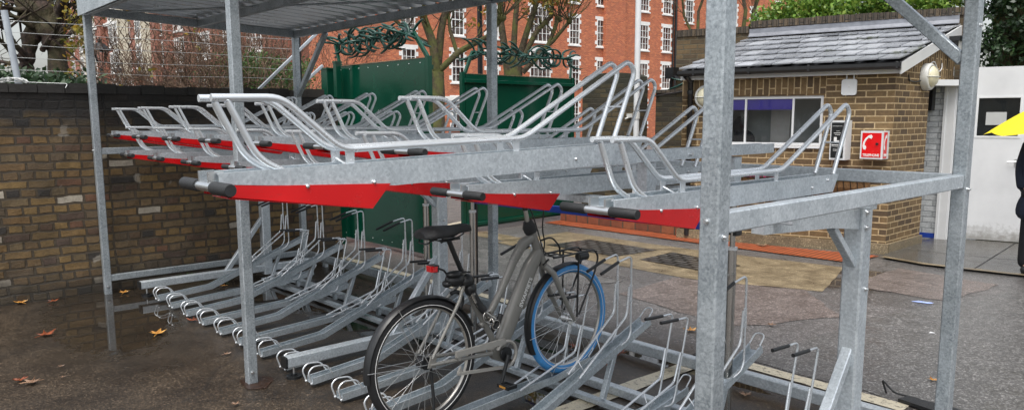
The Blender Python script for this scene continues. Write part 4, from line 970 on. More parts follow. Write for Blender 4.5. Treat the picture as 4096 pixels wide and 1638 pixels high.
# window
wn=MB(); u0,u1,z0,z1=win; t=.035
for q in ((u0,u1,z0,z0+t),(u0,u1,z1-t,z1),(u0,u0+t,z0+t,z1-t),(u1-t,u1,z0+t,z1-t),(wl(2.50)-.012,wl(2.50)+.012,z0+t,z1-t),(wl(3.06)-.012,wl(3.06)+.012,z0+t,z1-t)): wn.box((q[0],.02,q[2]),(q[1],.07,q[3]))
wn.box((u0-.03,-.03,z0-.03),(u1+.03,.10,z0-.001))
wno=wn.build('window',M['white'],hutE,(HL.x,HL.y,0),aF)
b=MB(); b.box((u0+t,.042,z0+t),(u1-t,.046,z1-t)); b.build('pane',M['glass'],wno,world=False)
b=MB(); b.box((u0+.036,.052,z1-.17),(wl(3.045),.056,z1-.036)); b.build('roller_blind',M['blind'],wno,world=False)
b=MB(); b.box((u0-.1,.50,.3),(u1+.1,.52,2.1)); b.build('room_wall',M['room'],hutE,(HL.x,HL.y,0),aF)
b=MB(); b.box((wl(2.72),.46,1.2),(wl(2.95),.499,1.78)); b.build('inner_door',M['lightgrey'],hutE,(HL.x,HL.y,0),aF)
b=MB(); b.ball((wl(2.36),.30,1.52),.08,.06,.13,12,10); b.ball((wl(2.42),.31,1.33),.15,.07,.15,12,10); tag(b.build('office_chair',M['dark'],None,(HL.x,HL.y,0),aF),'dark high-backed office chair seen through the hut window','chair')
# roof
EL=V((1.74,6.62,2.25)); ER=V((4.24,7.40,2.28)); RL=V((1.56,8.66,2.82)); RR=V((4.17,9.47,2.85))
b=MB(); r_=random.Random(11); rows=6; cols=11
def rp(u,v): return EL.lerp(ER,u).lerp(RL.lerp(RR,u),v)
nrm=(ER-EL).cross(RL-EL).normalized()
for j in range(rows):
    v0=j/rows; v1=min(1,(j+1.25)/rows)
    for i in range(-1,cols+1):
        ua=(i+(.5 if j%2 else 0))/cols; ub=ua+1/cols-.0075
        ua=max(0,ua);ub=min(1,ub)
        if ub-ua<.01: continue
        jit=r_.uniform(-.012,.012)/2; h0=.034+r_.uniform(0,.006); h1=.006
        P=[rp(ua,v0+jit)+nrm*h0,rp(ub,v0+jit)+nrm*(h0+r_.uniform(-.003,.003)),rp(ub,v1)+nrm*h1,rp(ua,v1)+nrm*h1]
        b.add(P+[p-nrm*.016 for p in P],[(0,1,2,3),(7,6,5,4),(0,4,5,1),(1,5,6,2),(2,6,7,3),(3,7,4,0)])
b.build('slates',M['slate'],hutE)
b=MB(); b.add([rp(0,0)-nrm*.01,rp(1,0)-nrm*.01,rp(1,1)-nrm*.01,rp(0,1)-nrm*.01,rp(0,0)-nrm*.05,rp(1,0)-nrm*.05,rp(1,1)-nrm*.05,rp(0,1)-nrm*.05],[(0,1,2,3),(7,6,5,4),(0,4,5,1),(1,5,6,2),(2,6,7,3),(3,7,4,0)]); b.build('roof_deck',M['black'],hutE)
b=MB(); P=[rp(0,.985)+nrm*.03,rp(1,.985)+nrm*.03]
b.ext([(-.07,0),(.0,.012),(.05,.06),(.055,.13),(.045,.13),(.04,.065),(-.005,.02),(-.07,.006)],rp(1,.97)+nrm*.02,rp(0,.97)+nrm*.02); b.build('lead_flashing',M['lead'],hutE)
b=MB(); d3=(ER-EL).normalized()
g0=V((EL.x,EL.y,2.215))-V((nin.x,nin.y,0))*.03; g1=V((ER.x,ER.y,2.225))-V((nin.x,nin.y,0))*.03
b.ext([(-.05,.03),(-.05,-.01),(-.03,-.04),(.03,-.04),(.05,-.01),(.05,.03),(.042,.03),(.04,-.008),(.025,-.032),(-.025,-.032),(-.04,-.008),(-.042,.03)],g0,g1)
for t_ in (.08,.35,.62,.985): p=g0.lerp(g1,t_); b.beam(p-d3*.012,p+d3*.012,.108,.085)
b.beam(g1-d3*.01,g1+d3*.002,.10,.075)
gt=b.build('gutter',M['black'],hutE)
b=MB(); f0=EL+V((nin.x,nin.y,0))*.07; f1=ER+V((nin.x,nin.y,0))*.07; b.beam((f0.x,f0.y,2.165),(f1.x,f1.y,2.175),.02,.07); b.build('fascia',M['white'],hutE)
b=MB(); v0=ER+V((-.0,0,-.045)); v1=RR+V((0,0,-.045)); b.prism([(ER.x-.02,ER.y+.02,2.13),(ER.x-.02,ER.y+.02,2.265),(RR.x-.0,RR.y,2.835),(RR.x-.0,RR.y,2.70)],(.022,0,0)); b.build('bargeboard',M['white'],hutE)
b=MB(); b.prism([(HC.x-.05,HC.y+.03,2.181),(HB_.x-.05,HB_.y-.02,2.76),(HB_.x-.05,HB_.y-.02,2.181)],(.049,0,0)); b.build('gable_infill',M['soldier'],hutE)
dp=V((1.815,6.80)); q=dp-nin*.045
b=MB(); b.tube([(q.x,q.y,0.05),(q.x,q.y,2.10),(g0.x+.09,g0.y+.03,2.18)],.034,12)
for z in (.6,1.95,2.1): b.tube([(q.x,q.y,z),(q.x,q.y,z+.05)],.042,12)
b.build('downpipe',M['black'],hutE)
# parapet wall behind
pw=empty('parapet_wall',(2.5,8.9,0),'tall brown brick wall with dark brick-on-edge coping rising behind the slate roof','wall')
BWd=V((.955,.297)); B0=V((.47,8.31)); B1=V((1.57,8.652)); B2=V((4.30,9.503))
wallobj('brickwork',B0,B1,0,2.90,.3,M['parapet'],pw); wallobj('brickwork',B1+V((.001,0)),B2,0,2.97,.3,M['parapet'],pw)
for (pa,pb,z) in ((B0,B1,2.90),(B1+V((.001,0)),B2,2.97)):
    d=pb-pa; b=MB(); u=0
    while u<d.length-.03: b.box((u,-.02+rnd.uniform(-.005,.005),z),(min(u+.068,d.length),.30,z+.10+rnd.uniform(-.006,.006))); u+=.075
    b.build('coping',M['coping'],pw,(pa.x,pa.y,0),math.atan2(d.y,d.x))
b=MB(); 
for P in ([(.45,8.22,0),(.45,8.22,2.2),(.52,8.20,2.35)],[(.62,8.28,2.3),(.50,8.22,2.32)],): b.tube(P,.03,10)
b.box((.40,8.12,2.25),(.56,8.26,2.42)); b.tube([(.50,8.18,2.30),(.75,8.1,2.20),(1.0,7.9,2.15)],.028,8); b.tube([(.3,8.0,1.98),(1.6,7.2,2.02)],.012,6)
tag(b.build('soil_pipe',M['black']),'old black drainpipe and hopper at the left corner of the parapet wall','pipe')

# things fixed on the hut
def onfront(u,off,z): p=HL+e_*u-nin*off; return V((p.x,p.y,z))
def bulkhead(c,d,rad,name,label):
    d=V(d).normalized(); c=V(c); g=empty(name,tuple(c),label,'light'); a=d.to_track_quat('Z','Y').to_matrix().to_4x4(); a.translation=c
    def lathe(prof,mat,nm,n=28):
        b=MB(); vs=[a@V((r*math.cos(2*PI*k/n),r*math.sin(2*PI*k/n),z)) for r,z in prof for k in range(n)]
        b.add(vs,[(i*n+k,i*n+(k+1)%n,(i+1)*n+(k+1)%n,(i+1)*n+k) for i in range(len(prof)-1) for k in range(n)],True); return b.build(nm,mat,g)
    lathe([(rad,0),(rad,.07),(rad*.93,.085),(rad*.80,.09),(rad*.78,.07)],M['lightgrey'],'housing')
    lathe([(rad*.80,.075),(rad*.75,.105),(rad*.55,.135),(rad*.25,.15),(0.001,.154)],M['cream'],'lens')
    b=MB(); b.tube([a@V((-rad*.95,0,.08)),a@V((-rad*.5,0,.148)),a@V((0,0,.162)),a@V((rad*.5,0,.148)),a@V((rad*.95,0,.08))],.006,6); b.build('guard_bar',M['lightgrey'],g)
    return g
bulkhead(onfront(wl(2.03),.0,1.905),(-nin.x,-nin.y,0),.16,'bulkhead_light','cream domed round light on the hut front wall, half hidden by the near shelter post')
bulkhead((4.148,8.40,2.13),(1,0,0),.165,'bulkhead_light','round light in a grey drum housing on the hut side wall by the doorway')
b=MB(); b.tube(fillet([(4.15,8.55,2.30),(4.16,8.66,2.34),(4.16,8.74,2.26),(4.16,8.84,2.20),(4.16,8.93,2.26),(4.16,8.92,2.32)],.06,5),.007,6)
tag(b.build('white_cable',M['white']),'loop of white cable hanging on the gable above the round light','cable')
b=MB(); b.tube(fillet([(4.16,7.85,2.14),(4.155,7.9,2.07),(4.155,8.1,2.06),(4.16,8.24,2.08)],.03),.008,6); tag(b.build('black_cable',M['black']),'short black cable running to the drum light','cable')
fg=empty('floodlight',(4.2,9.1,2.5),'black floodlight under the bargeboard near the top of the gable','light')
b=MB(); b.box((4.20,9.0,2.42),(4.30,9.22,2.64)); b.box((4.18,8.98,2.60),(4.33,9.24,2.66)); b.tube([(4.10,9.1,2.50),(4.22,9.1,2.50)],.02,8); b.build('body',M['plastic'],fg)
b=MB(); b.box((4.301,9.03,2.44),(4.305,9.19,2.60)); b.build('lens',M['lightgrey'],fg)
# router box with conduits
ap=empty('white_router_box',tuple(onfront(wl(3.67),0,2.0)),'small white rounded box with two conduits under the hut gutter','box')
b=MB(); w_=.085; pr=[]
for cx_,cz_,a0 in ((w_-.03,-.095+.03,-PI/2),(w_-.03,.095-.03,0),(-w_+.03,.095-.03,PI/2),(-w_+.03,-.095+.03,PI)):
    for k in range(5): a=a0+k*PI/8; pr.append((cx_+.03*math.cos(a),-.045,cz_+.03*math.sin(a)))
b.prism([(wl(3.67)+p[0],p[1],1.995+p[2]) for p in pr],(0,.044,0)); b.build('casing',M['white'],ap,(HL.x,HL.y,0),aF)
b=MB(); 
for s in (-.035,.045): b.tube([(wl(3.67)+s,-.015,2.09),(wl(3.67)+s,-.015,2.165)],.009,8)
b.build('conduit',M['white'],ap,(HL.x,HL.y,0),aF)
b=MB(); b.box((wl(3.67)-.01,-.047,1.990),(wl(3.67)+.01,-.045,2.0)); b.build('indicator',M['lightgrey'],ap,(HL.x,HL.y,0),aF)
# entry phone and telephone cabinet stand square to the yard, their backs let into the wall
ep=empty('entry_panel',(3.60,7.30,1.35),'tall white and black entry panel between the serving window and the red telephone box','panel')
O=(3.624,7.26,0); b=MB(); b.box((-.095,-.02,1.125),(.095,.20,1.60)); b.build('casing',M['white'],ep,O)
b=MB(); b.box((-.080,-.024,1.150),(.072,-.021,1.575)); b.build('face',M['plastic'],ep,O)
for nm,L_ in (('text_line',((1.53,-.07,.05,.003),(1.47,-.02,.02,.004),(1.445,-.05,.035,.006),(1.425,-.035,.03,.004),(1.25,-.05,.01,.004),(1.235,-.05,.03,.003),(1.17,-.0,.04,.003))),('rule',((1.30,-.07,.055,.010),(1.325,-.04,.055,.010),(1.285,-.07,.055,.003)))):
    for z,w1,w2,h_ in L_:
        b=MB(); b.box((w1,-.026,z),(w2,-.0245,z+h_)); b.build(nm,M['reflect'],ep,O)
b=MB(); b.prism([(-.045,-.026,1.345),(.02,-.026,1.345),(.02,-.026,1.36),(-.01,-.026,1.36),(-.01,-.026,1.40),(-.045,-.026,1.40)],(0,.0015,0)); b.build('symbol',M['reflect'],ep,O)
tb=empty('telephone_box',(4.0,7.40,1.3),'red telephone cabinet with white handset symbol on the hut corner wall','telephone box')
O=(3.985,7.36,0); b=MB(); b.box((-.13,-.02,1.145),(.13,.20,1.475)); bx_=b.build('case',M['white'],tb,O)
b=MB(); b.box((-.111,-.023,1.165),(.111,-.0205,1.453)); b.box((.1305,.0,1.155),(.133,.095,1.46)); b.build('red_face',M['red'],bx_,world=False)
def flatset(bm,org,ux,n,k=1.):
    P=[(-.018,-.016),(-.028,.02),(-.024,.060),(-.004,.100),(.030,.132),(.058,.140),(.072,.120),(.062,.098),(.040,.104),(.034,.112),(.012,.088),(-.004,.058),(-.008,.026),(.002,.026),(.012,.006),(.006,-.018)]
    org=V(org); bm.prism([org+V(ux)*p[0]*k+V((0,0,p[1]*k)) for p in P],tuple(V(n)*.002))
b=MB(); flatset(b,(-.070,-.0235,1.275),(1,0,0),(0,-1,0),1.12); b.build('handset_symbol',M['reflect'],bx_,world=False)
b=MB(); flatset(b,(.1335,.025,1.275),(0,.7,0),(1,0,0),1.12); b.build('handset_symbol',M['reflect'],bx_,world=False)
def txt(parent,s_,size,org,ux,name,sx=1.,bold=.0):
    ux=V(ux); uz=V((0,0,1)); n=ux.cross(uz); Mm=Matrix((ux,uz,n)).transposed().to_4x4(); Mm.translation=V(org)
    cu=text_mesh(s_,size,.0006,name,M['reflect'],Mm,None,bold,sx); cu.parent=parent; return cu
txt(bx_,'TELEPHONE',.042,(0,-.0240,1.19),(1,0,0),'lettering',.84,.0012)
txt(bx_,'TELEPHONE',.042,(.1336,.047,1.19),(0,1,0),'lettering',.36,.0012)
b=MB(); b.tube([(.066,-.022,1.325),(.066,-.037,1.325)],.015,14); b.build('knob',M['plastic'],bx_,world=False)
# hayrack planter with flowers
hp=empty('wall_planter',tuple(onfront(wl(3.1),0,.8)),'long coir-lined wire trough of magenta flowers under the serving window','planter')
b=MB(); c0,c1=wl(2.25),wl(3.95); n=10
pr=[(0,.88)]+[(-.21*math.sin(PI/2*(1-k/8)),.88-.24*(1-math.cos(PI/2*(k/8)))-.0) for k in range(1,0)]
pr=[(0.0,.88),(-.20,.88),(-.195,.80),(-.16,.72),(-.09,.66),(0,.64)]
b.prism([(c0,y,z) for y,z in pr],(c1-c0,0,0)); b.build('coir_liner',M['coir'],hp,(HL.x,HL.y,0),aF)
b=MB(); u=c0
while u<=c1+.001:
    b.tube([(u,-.205,.885),(u+.01,-.20,.80),(u+.02,-.165,.715),(u+.03,-.095,.655),(u+.03,0,.632)],.004,5); u+=.075
for y,z in ((-.207,.885),(-.17,.722)): b.tube([(c0,y,z),(c1,y,z)],.006,6)
b.build('wire_cage',M['ironblack'],hp,(HL.x,HL.y,0),aF)
b=MB(); r_=random.Random(3)
for i in range(2600):
    u=r_.uniform(c0,c1); k=.5+.5*math.sin(u*9)*math.sin(u*3.7+1)
    leafquad(b,(u,-r_.uniform(.02,.22),.885+abs(r_.gauss(0,.035))*k+.01),.017,r_,.5)
b.build('flowers',M['magenta'],hp,(HL.x,HL.y,0),aF)
b=MB()
for i in range(900): leafquad(b,(r_.uniform(c0,c1),-r_.uniform(.02,.22),.88+abs(r_.gauss(0,.02))-.0),.018,r_,.3)
b.build('foliage',M['leafhedge'],hp,(HL.x,HL.y,0),aF)

# ------------------------------------------------------------------ person with umbrella
pc=V((5.735,7.42,.02))
pe=empty('person',tuple(pc),'person in a long navy coat and dark trousers standing under a yellow umbrella','person')
def skin(name,verts,edges,rad,mat,parent,sub=2):
    me=bpy.data.meshes.new(name); me.from_pydata([tuple(V(v)+pc-V(WL[parent.name])) for v in verts],edges,[]); me.materials.append(mat)
    o=bpy.data.objects.new(name,me); C.objects.link(o); o.parent=parent
    o.modifiers.new('skin','SKIN'); ss=o.modifiers.new('sub','SUBSURF'); ss.levels=sub; ss.render_levels=sub
    me.skin_vertices.new() if not me.skin_vertices else None
    for i,r_ in enumerate(rad): me.skin_vertices[0].data[i].radius=(r_,r_) if not isinstance(r_,tuple) else r_
    me.skin_vertices[0].data[0].use_root=True
    for p in me.polygons: p.use_smooth=True
    return o
vs=[(0,0,.86),(0,0,1.05),(0,0,1.26),(0,0,1.36),(0,.0,1.42),(0,-.01,1.50),(0,-.01,1.56),
 (-.09,0,.80),(-.10,.0,.46),(-.10,.01,.10),(-.10,-.10,.045),(.09,0,.80),(.10,.01,.46),(.10,.02,.10),(.11,-.09,.045),
 (-.17,0,1.31),(-.20,.0,1.06),(-.16,-.09,.90),(-.12,-.12,.84),(-.10,-.12,.77),(-.09,-.13,.765),(-.08,-.13,.77),(-.07,-.125,.78),(-.09,-.15,.81),
 (.17,0,1.31),(.21,-.06,1.08),(.10,-.20,1.16),(.06,-.22,1.20),(.045,-.235,1.25),(.06,-.24,1.25),(.03,-.23,1.23),(.07,-.235,1.23),(.03,-.215,1.215)]
ed=[(0,1),(1,2),(2,3),(3,4),(4,5),(5,6),(0,7),(7,8),(8,9),(9,10),(0,11),(11,12),(12,13),(13,14),(2,15),(15,16),(16,17),(17,18),(18,19),(18,20),(18,21),(18,22),(18,23),
 (2,24),(24,25),(25,26),(26,27),(27,28),(27,29),(27,30),(27,31),(27,32)]
rd=[.13,.125,.14,.06,.052,.085,.07,.085,.06,.04,.035,.085,.06,.04,.035,.06,.043,.034,.032,.009,.009,.009,.009,.01,.06,.043,.034,.032,.009,.009,.009,.009,.01]
skin('body',vs,ed,rd,M['skin'],pe)
cv=[(0,0,1.00),(0,0,.72),(0,.0,.50),(0,0,1.26),(0,0,1.36),(-.18,0,1.30),(-.215,0,1.05),(-.17,-.10,.86),(.18,0,1.30),(.22,-.06,1.07),(.11,-.20,1.155)]
skin('coat',cv,[(0,1),(1,2),(0,3),(3,4),(3,5),(5,6),(6,7),(3,8),(8,9),(9,10)],[(.24,.17),(.28,.20),(.30,.22),(.22,.15),.09,.10,.085,.07,.10,.08,.062],M['navy'],pe)
skin('trousers',[(0,0,.84),(-.09,0,.78),(-.10,0,.46),(-.105,.01,.02),(.09,0,.78),(.10,0,.46),(.105,.02,.02)],[(0,1),(1,2),(2,3),(0,4),(4,5),(5,6)],[.15,.12,.11,.105,.12,.11,.105],M['dark'],pe)
skin('shoes',[(-.105,.04,.035),(-.105,-.06,.035),(-.105,-.13,.03)],[(0,1),(1,2)],[.055,.055,.042],M['plastic'],pe)
skin('shoes',[(.105,.05,.035),(.105,-.05,.035),(.105,-.12,.03)],[(0,1),(1,2)],[.055,.055,.042],M['plastic'],pe)
b=MB(); b.ball((pc.x,pc.y+.012,pc.z+1.535),.098,.108,.115,18,14); b.build('hair',M['hair'],pe)
b=MB(); b.ball((pc.x,pc.y-.115,pc.z+1.50),.014,.02,.02,8,6); b.ball((pc.x-.1,pc.y,pc.z+1.50),.012,.02,.03,8,6); b.ball((pc.x+.1,pc.y,pc.z+1.50),.012,.02,.03,8,6); b.build('face_features',M['skin'],pe)
uc=V((5.83,7.33,1.85)); um=empty('umbrella',tuple(uc),'open yellow umbrella held over the person in navy','umbrella')
b=MB(); n=8; m=8; vs=[tuple(uc)]
for j in range(1,m+1):
    t=j/m
    for k in range(n*4):
        a=2*PI*k/(n*4); seg=abs(((k/4)%1)-.5)*2; rr=.66*t*(1-.07*(1-seg)*t); z=-.40*t**1.3+.03*(1-seg)*t*t
        vs.append((uc.x+rr*math.cos(a+.2),uc.y+rr*math.sin(a+.2),uc.z+z))
q=n*4
b.add(vs,[(0,1+k,1+(k+1)%q) for k in range(q)]+[(1+j*q+k,1+(j+1)*q+k,1+(j+1)*q+(k+1)%q,1+j*q+(k+1)%q) for j in range(m-1) for k in range(q)],False)
b.build('canopy',M['yellow'],um)
b=MB(); b.tube([(uc.x,uc.y,uc.z+.06),(uc.x,uc.y,1.10)],.006,8); b.tube([(uc.x,uc.y,1.18),(uc.x,uc.y,1.08)],.013,8)
for k in range(n):
    a=2*PI*k/n+.2; b.tube([(uc.x,uc.y,uc.z-.02),(uc.x+.33*math.cos(a),uc.y+.33*math.sin(a),uc.z-.175),(uc.x+.64*math.cos(a),uc.y+.64*math.sin(a),uc.z-.40)],.003,4)
b.build('shaft',M['ironblack'],um)

# ------------------------------------------------------------------ vegetation
def px(u,v,depth):   # world point at a depth along the view (used to set out far things)
    return CAM+(fw+r2*((u-2048)/f)-u2*((v-cyp)/f))*depth
def foliage(b,c,rad,n,s,r_,shell=.55,up=0):
    for i in range(n):
        d=V((r_.gauss(0,1),r_.gauss(0,1),r_.gauss(0,1))).normalized(); k=r_.uniform(shell,1)
        leafquad(b,(c[0]+d.x*rad[0]*k,c[1]+d.y*rad[1]*k,c[2]+d.z*rad[2]*k),s*r_.uniform(.6,1.3),r_,up)
# bright shrubs above the parapet
for q,(ua,ub,zz) in enumerate(((.30,.52,3.25),(.50,.72,3.35),(.70,1.0,3.30))):
    r_=random.Random(40+q); b=MB()
    for i in range(26):
        p=B0.lerp(B2,r_.uniform(ua,ub)); off=r_.uniform(.30,.95); foliage(b,(p.x-.297*off,p.y+.955*off,zz-.28+r_.uniform(-.10,.42)+ (ua-.3)*.3),(.26,.26,.22),190,.036,r_,.3,.4)
    tag(b.build('shrub',M['leafbright']),['bright green shrub at the left end above the parapet wall','bright green shrub in the middle above the parapet wall','bright green shrub at the right above the hut gable'][q],'shrub','shrubs behind the parapet wall')
# ivy
r_=random.Random(77); b=MB()
for i in range(330):
    u=r_.uniform(0,1); p=V((4.55,9.75)).lerp(V((7.2,10.6)),u); z=r_.uniform(1.6,4.2)
    foliage(b,(p.x+r_.gauss(0,.05),p.y+r_.uniform(-.12,.25)+.12*math.sin(z*5),z),(.24,.16,.20),42,.045,r_,.2,.2)
for i in range(40):
    foliage(b,(4.62+r_.uniform(-.32,.35),9.60+r_.uniform(-.05,.15),2.55+r_.uniform(-.25,1.1)),(.16,.12,.16),60,.035,r_,.2,.2)
iv=empty('ivy_hedge',(5.8,10.1,0),'dark glossy ivy hedge towering behind the open white door','hedge')
b.build('leaves',M['leafdark'],iv)
b=MB(); b.beam((4.4,9.98,2.1),(8,11.1,2.1),.06,4.2); b.build('stems',M['bark'],iv)
# mid hedge left, behind the fence
r_=random.Random(12); hd=px(1070,300,17); hb_=MB()
for i in range(90): foliage(hb_,(hd.x+r_.gauss(0,.6),hd.y+r_.gauss(0,.5),r_.uniform(1.2,2.9)),(.42,.42,.32),230,.034,r_,.3)
hdg=empty('hedge',(hd.x,hd.y,0),'clipped green evergreen bush behind the wire fence, right of the bare shrubs','bush'); hb_.build('leaves',M['leafhedge'],hdg)
b=MB(); b.tube([(hd.x,hd.y,0),(hd.x,hd.y,2.4)],[.08,.04],8); b.build('stem',M['bark'],hdg)
def grow(b,lv,p,d,Ln,r,depth,r_,spread,tw,kink=.25,upb=.15,minr=.006,seg=4):
    P=[p.copy()]; D=d.copy(); Rr=[r]
    for i in range(seg):
        D=(D+V((r_.gauss(0,kink),r_.gauss(0,kink),r_.gauss(0,kink)+upb))*.35).normalized(); P.append(P[-1]+D*Ln/seg); Rr.append(max(minr,r*(1-.38*(i+1)/seg)))
    b.tube(P,Rr,7 if r>.05 else (5 if r>.015 else 3),False)
    if depth==0: lv.append(P[-1]); return
    for k in range(tw):
        i=seg if k==0 else r_.randint(max(1,seg//2),seg); a=V((r_.gauss(0,1),r_.gauss(0,1),r_.gauss(0,.7))).normalized()
        D2=(D+a*spread).normalized(); grow(b,lv,P[i],D2,Ln*r_.uniform(.55,.8),Rr[i]*.66,depth-1,r_,spread,tw,kink,upb,minr,seg)
# big plane tree at left
t0=px(205,330,13); r_=random.Random(21)
tr=empty('plane_tree',(t0.x,t0.y,0),'massive knobbly forked plane tree trunk behind the wall at the far left','tree')
def knob(b,P,Rr,r_,n=14,am=.18):
    Q=[];rr=[]
    for i in range(len(P)-1):
        for k in range(5): t=k/5; Q.append(V(P[i]).lerp(V(P[i+1]),t)); rr.append((Rr[i]*(1-t)+Rr[i+1]*t)*(1+r_.uniform(-am,am)))
    Q.append(V(P[-1])); rr.append(Rr[-1]); vs=[];m=len(Q)
    for i in range(m):
        T=(Q[min(i+1,m-1)]-Q[max(i-1,0)]).normalized(); A=T.cross(V((.3,1,.1))).normalized(); B=T.cross(A)
        for k in range(n): a=2*PI*k/n; q=rr[i]*(1+.22*noise.noise(V((math.cos(a)*1.6,math.sin(a)*1.6,i*.35+P[0][0])))); vs.append(Q[i]+A*math.cos(a)*q+B*math.sin(a)*q)
    b.add(vs,[(i*n+k,i*n+(k+1)%n,(i+1)*n+(k+1)%n,(i+1)*n+k) for i in range(m-1) for k in range(n)],True)
b=MB(); lv=[]
base=px(215,335,13); base.z=0
Z=lambda u,v,d=13: px(u,v,d)
knob(b,[base+V((.05,0,0)),Z(240,300),Z(225,200),Z(205,110),Z(160,20),Z(150,-60)],[.21,.15,.165,.20,.19,.15],r_)
knob(b,[Z(205,120),Z(235,60),Z(265,-40)],[.12,.10,.09],r_); knob(b,[Z(190,130),Z(110,60),Z(95,-40)],[.14,.15,.13],r_)
knob(b,[Z(105,330)-V((0,0,1.5)),Z(105,270),Z(115,200),Z(135,120),Z(150,60)],[.11,.11,.12,.14,.14],r_)
for (u,v,u1,v1,rr) in ((200,180,320,60,.05),(170,200,235,110,.05),(150,60,10,-20,.07),(110,230,20,110,.06),(110,255,-10,150,.035),(95,270,-20,240,.045),(120,40,20,30,.06),(235,80,380,-30,.05),(240,50,300,-60,.08),(100,60,60,-60,.08),(130,110,40,60,.05),(260,10,330,-50,.06),(215,190,345,30,.04)):
    A=Z(u,v,12.9); B=Z(u1,v1,12.9+r_.uniform(-1,1)); b.tube([A,A.lerp(B,.5)+V((r_.gauss(0,.06),r_.gauss(0,.06),r_.gauss(0,.05))),B],[rr,rr*.75,rr*.5],7,False)
    for k in range(6): grow(b,lv,A.lerp(B,r_.uniform(.4,1)),((B-A).normalized()+V((r_.gauss(0,.6),r_.gauss(0,.6),r_.gauss(0,.5)))).normalized(),r_.uniform(.5,1.),rr*.4,3,r_,.6,2)
b.build('trunk',M['bark2'],tr)
b=MB()
for i in range(60): q=Z(r_.uniform(255,345),r_.uniform(10,330) if i%2 else r_.uniform(60,200),12.5+r_.uniform(-.5,1)); foliage(b,q,(.12,.12,.12),7,.045,r_,.1)
for p in lv: 
    if r_.random()<.35: foliage(b,p,(.15,.15,.12),5,.045,r_,.1)
b.build('leaves',M['leafautumn'],tr)
r_=random.Random(31); b=MB()
for i in range(34): q=px(r_.uniform(-60,350),r_.uniform(285,345),11+r_.uniform(-1,1)); foliage(b,(q.x,q.y,q.z-.1),(.35,.35,.22),60,.05,r_,.3)
ivb=empty('ivy_bush',tuple(V((px(150,320,11).x,px(150,320,11).y,0))),'dark ivy bush at the foot of the massive plane tree','bush'); b.build('leaves',M['leafdark'],ivb)
b=MB(); q=px(150,320,11); b.tube([(q.x,q.y,0),(q.x,q.y,1.9)],.05,6); b.build('stem',M['bark'],ivb)
# bare shrubs behind the wall
def bareshrub(u,depth,htop,seed,label,n=7,width=1.0,leafy=0):
    r_=random.Random(seed); p=px(u,400,depth); p.z=0; g=empty('bare_shrub',tuple(p),label,'shrub','leafless brown shrubs behind the wall'); b=MB(); lv=[]
    for k in range(n):
        d=V((r_.gauss(0,.35),r_.gauss(0,.35),1)).normalized(); grow(b,lv,p+V((r_.gauss(0,.5)*width,r_.gauss(0,.5)*width,0)),d,htop*.48,.022,4,r_,.6,3,.35,.12,.0055,3)
    b.build('branches',M['twigs'],g)
    b=MB()
    for q in lv:
        for _ in range(3): leafquad(b,q+V((r_.gauss(0,.12),r_.gauss(0,.12),r_.gauss(0,.1))),.022,r_)
    b.build('seed_heads',M['twigs'],g)
for u,d,h,s,lab in ((470,19,2.1,1,'bare brown shrub beside the two black lamp posts'),(600,17,2.3,2,'bare brown shrub behind the wire fence left of the tallest one'),(740,15,3.1,3,'tallest bare brown shrub in the gap between the first two shelter posts'),(860,16,3.0,4,'bare brown shrub just left of the second shelter post'),(960,19,2.5,5,'bare brown shrub showing just right of the second shelter post'),(1130,22,4.6,6,'bare brown tree against the white house left of the dark gate')):
    bareshrub(u,d,h,s,lab,14)
# street trees beyond the gates
def pollard(name,u,vb,depth,r0,forks,seed,label,leaves):
    r_=random.Random(seed); P=lambda a,c: px(a,c,depth); g0=px(u,700,depth); g0.z=0; g=empty(name,tuple(g0),label,'tree'); b=MB(); lv=[]
    knob(b,[g0,P(u,500),P(*vb)],[r0*1.1,r0,r0],r_,12,.08)
    for pts,rr in forks:
        Q=[P(*p)+fw*r_.uniform(-.3,.3)*(i>0) for i,p in enumerate(pts)]; b.tube(Q,[rr*(1-.35*i/(len(Q)-1)) for i in range(len(Q))],9,False)
        b.ball(tuple(Q[-1]),rr*1.25,rr*1.25,rr*1.2,8,6)
        for k in range(12): grow(b,lv,Q[-1],V((r_.gauss(0,.5),r_.gauss(0,.5),r_.uniform(.2,1))).normalized(),r_.uniform(.8,1.6),.020,3,r_,.5,2,.2,.2,.006)
        for k in range(6): grow(b,lv,Q[1 if len(Q)>2 else 0].lerp(Q[-1],r_.random()),V((r_.gauss(0,.6),r_.gauss(0,.6),r_.uniform(.1,1))).normalized(),r_.uniform(.5,1.),.016,2,r_,.5,2,.2,.2,.006)
    b.build('trunk',M['bark'],g); b=MB()
    for p in lv:
        if r_.random()<leaves: foliage(b,p,(.25,.25,.22),7,.085,r_,.1)
    b.build('leaves',M['leafautumn'],g)
pollard('street_tree',1748,(1750,290),20,.20,(([(1750,300),(1735,180),(1690,60),(1660,-60)],.13),([(1750,290),(1840,215),(1945,140),(2010,80)],.09),([(1750,260),(1765,120),(1795,-20)],.12),([(1740,190),(1640,130),(1560,60)],.07),([(1830,220),(1800,120),(1790,40)],.06)),5,'street tree with a curved mossy limb seen above the dark green gate',.55)
pollard('street_tree',2050,(2050,270),24,.30,(([(2030,280),(2005,100),(2000,-60)],.13),([(2050,270),(2060,100),(2075,-60)],.11),([(2065,270),(2110,120),(2165,-40)],.12),([(2070,270),(2150,120),(2205,60),(2215,-20)],.10),([(2090,290),(2190,190),(2235,70)],.09),([(2100,250),(2210,170),(2275,95)],.08)),9,'pollarded tree with a fan of mossy upright limbs behind the spiked gate',.35)
pollard('street_tree',2800,(2800,150),30,.20,(([(2780,160),(2740,60),(2720,-40)],.06),([(2790,150),(2800,40),(2830,-60)],.07),([(3010,150),(3020,60),(3040,-50)],.10),([(2970,140),(2975,50),(2960,-50)],.09)),14,'bare street tree between the red building and the shrubs over the parapet',.12)
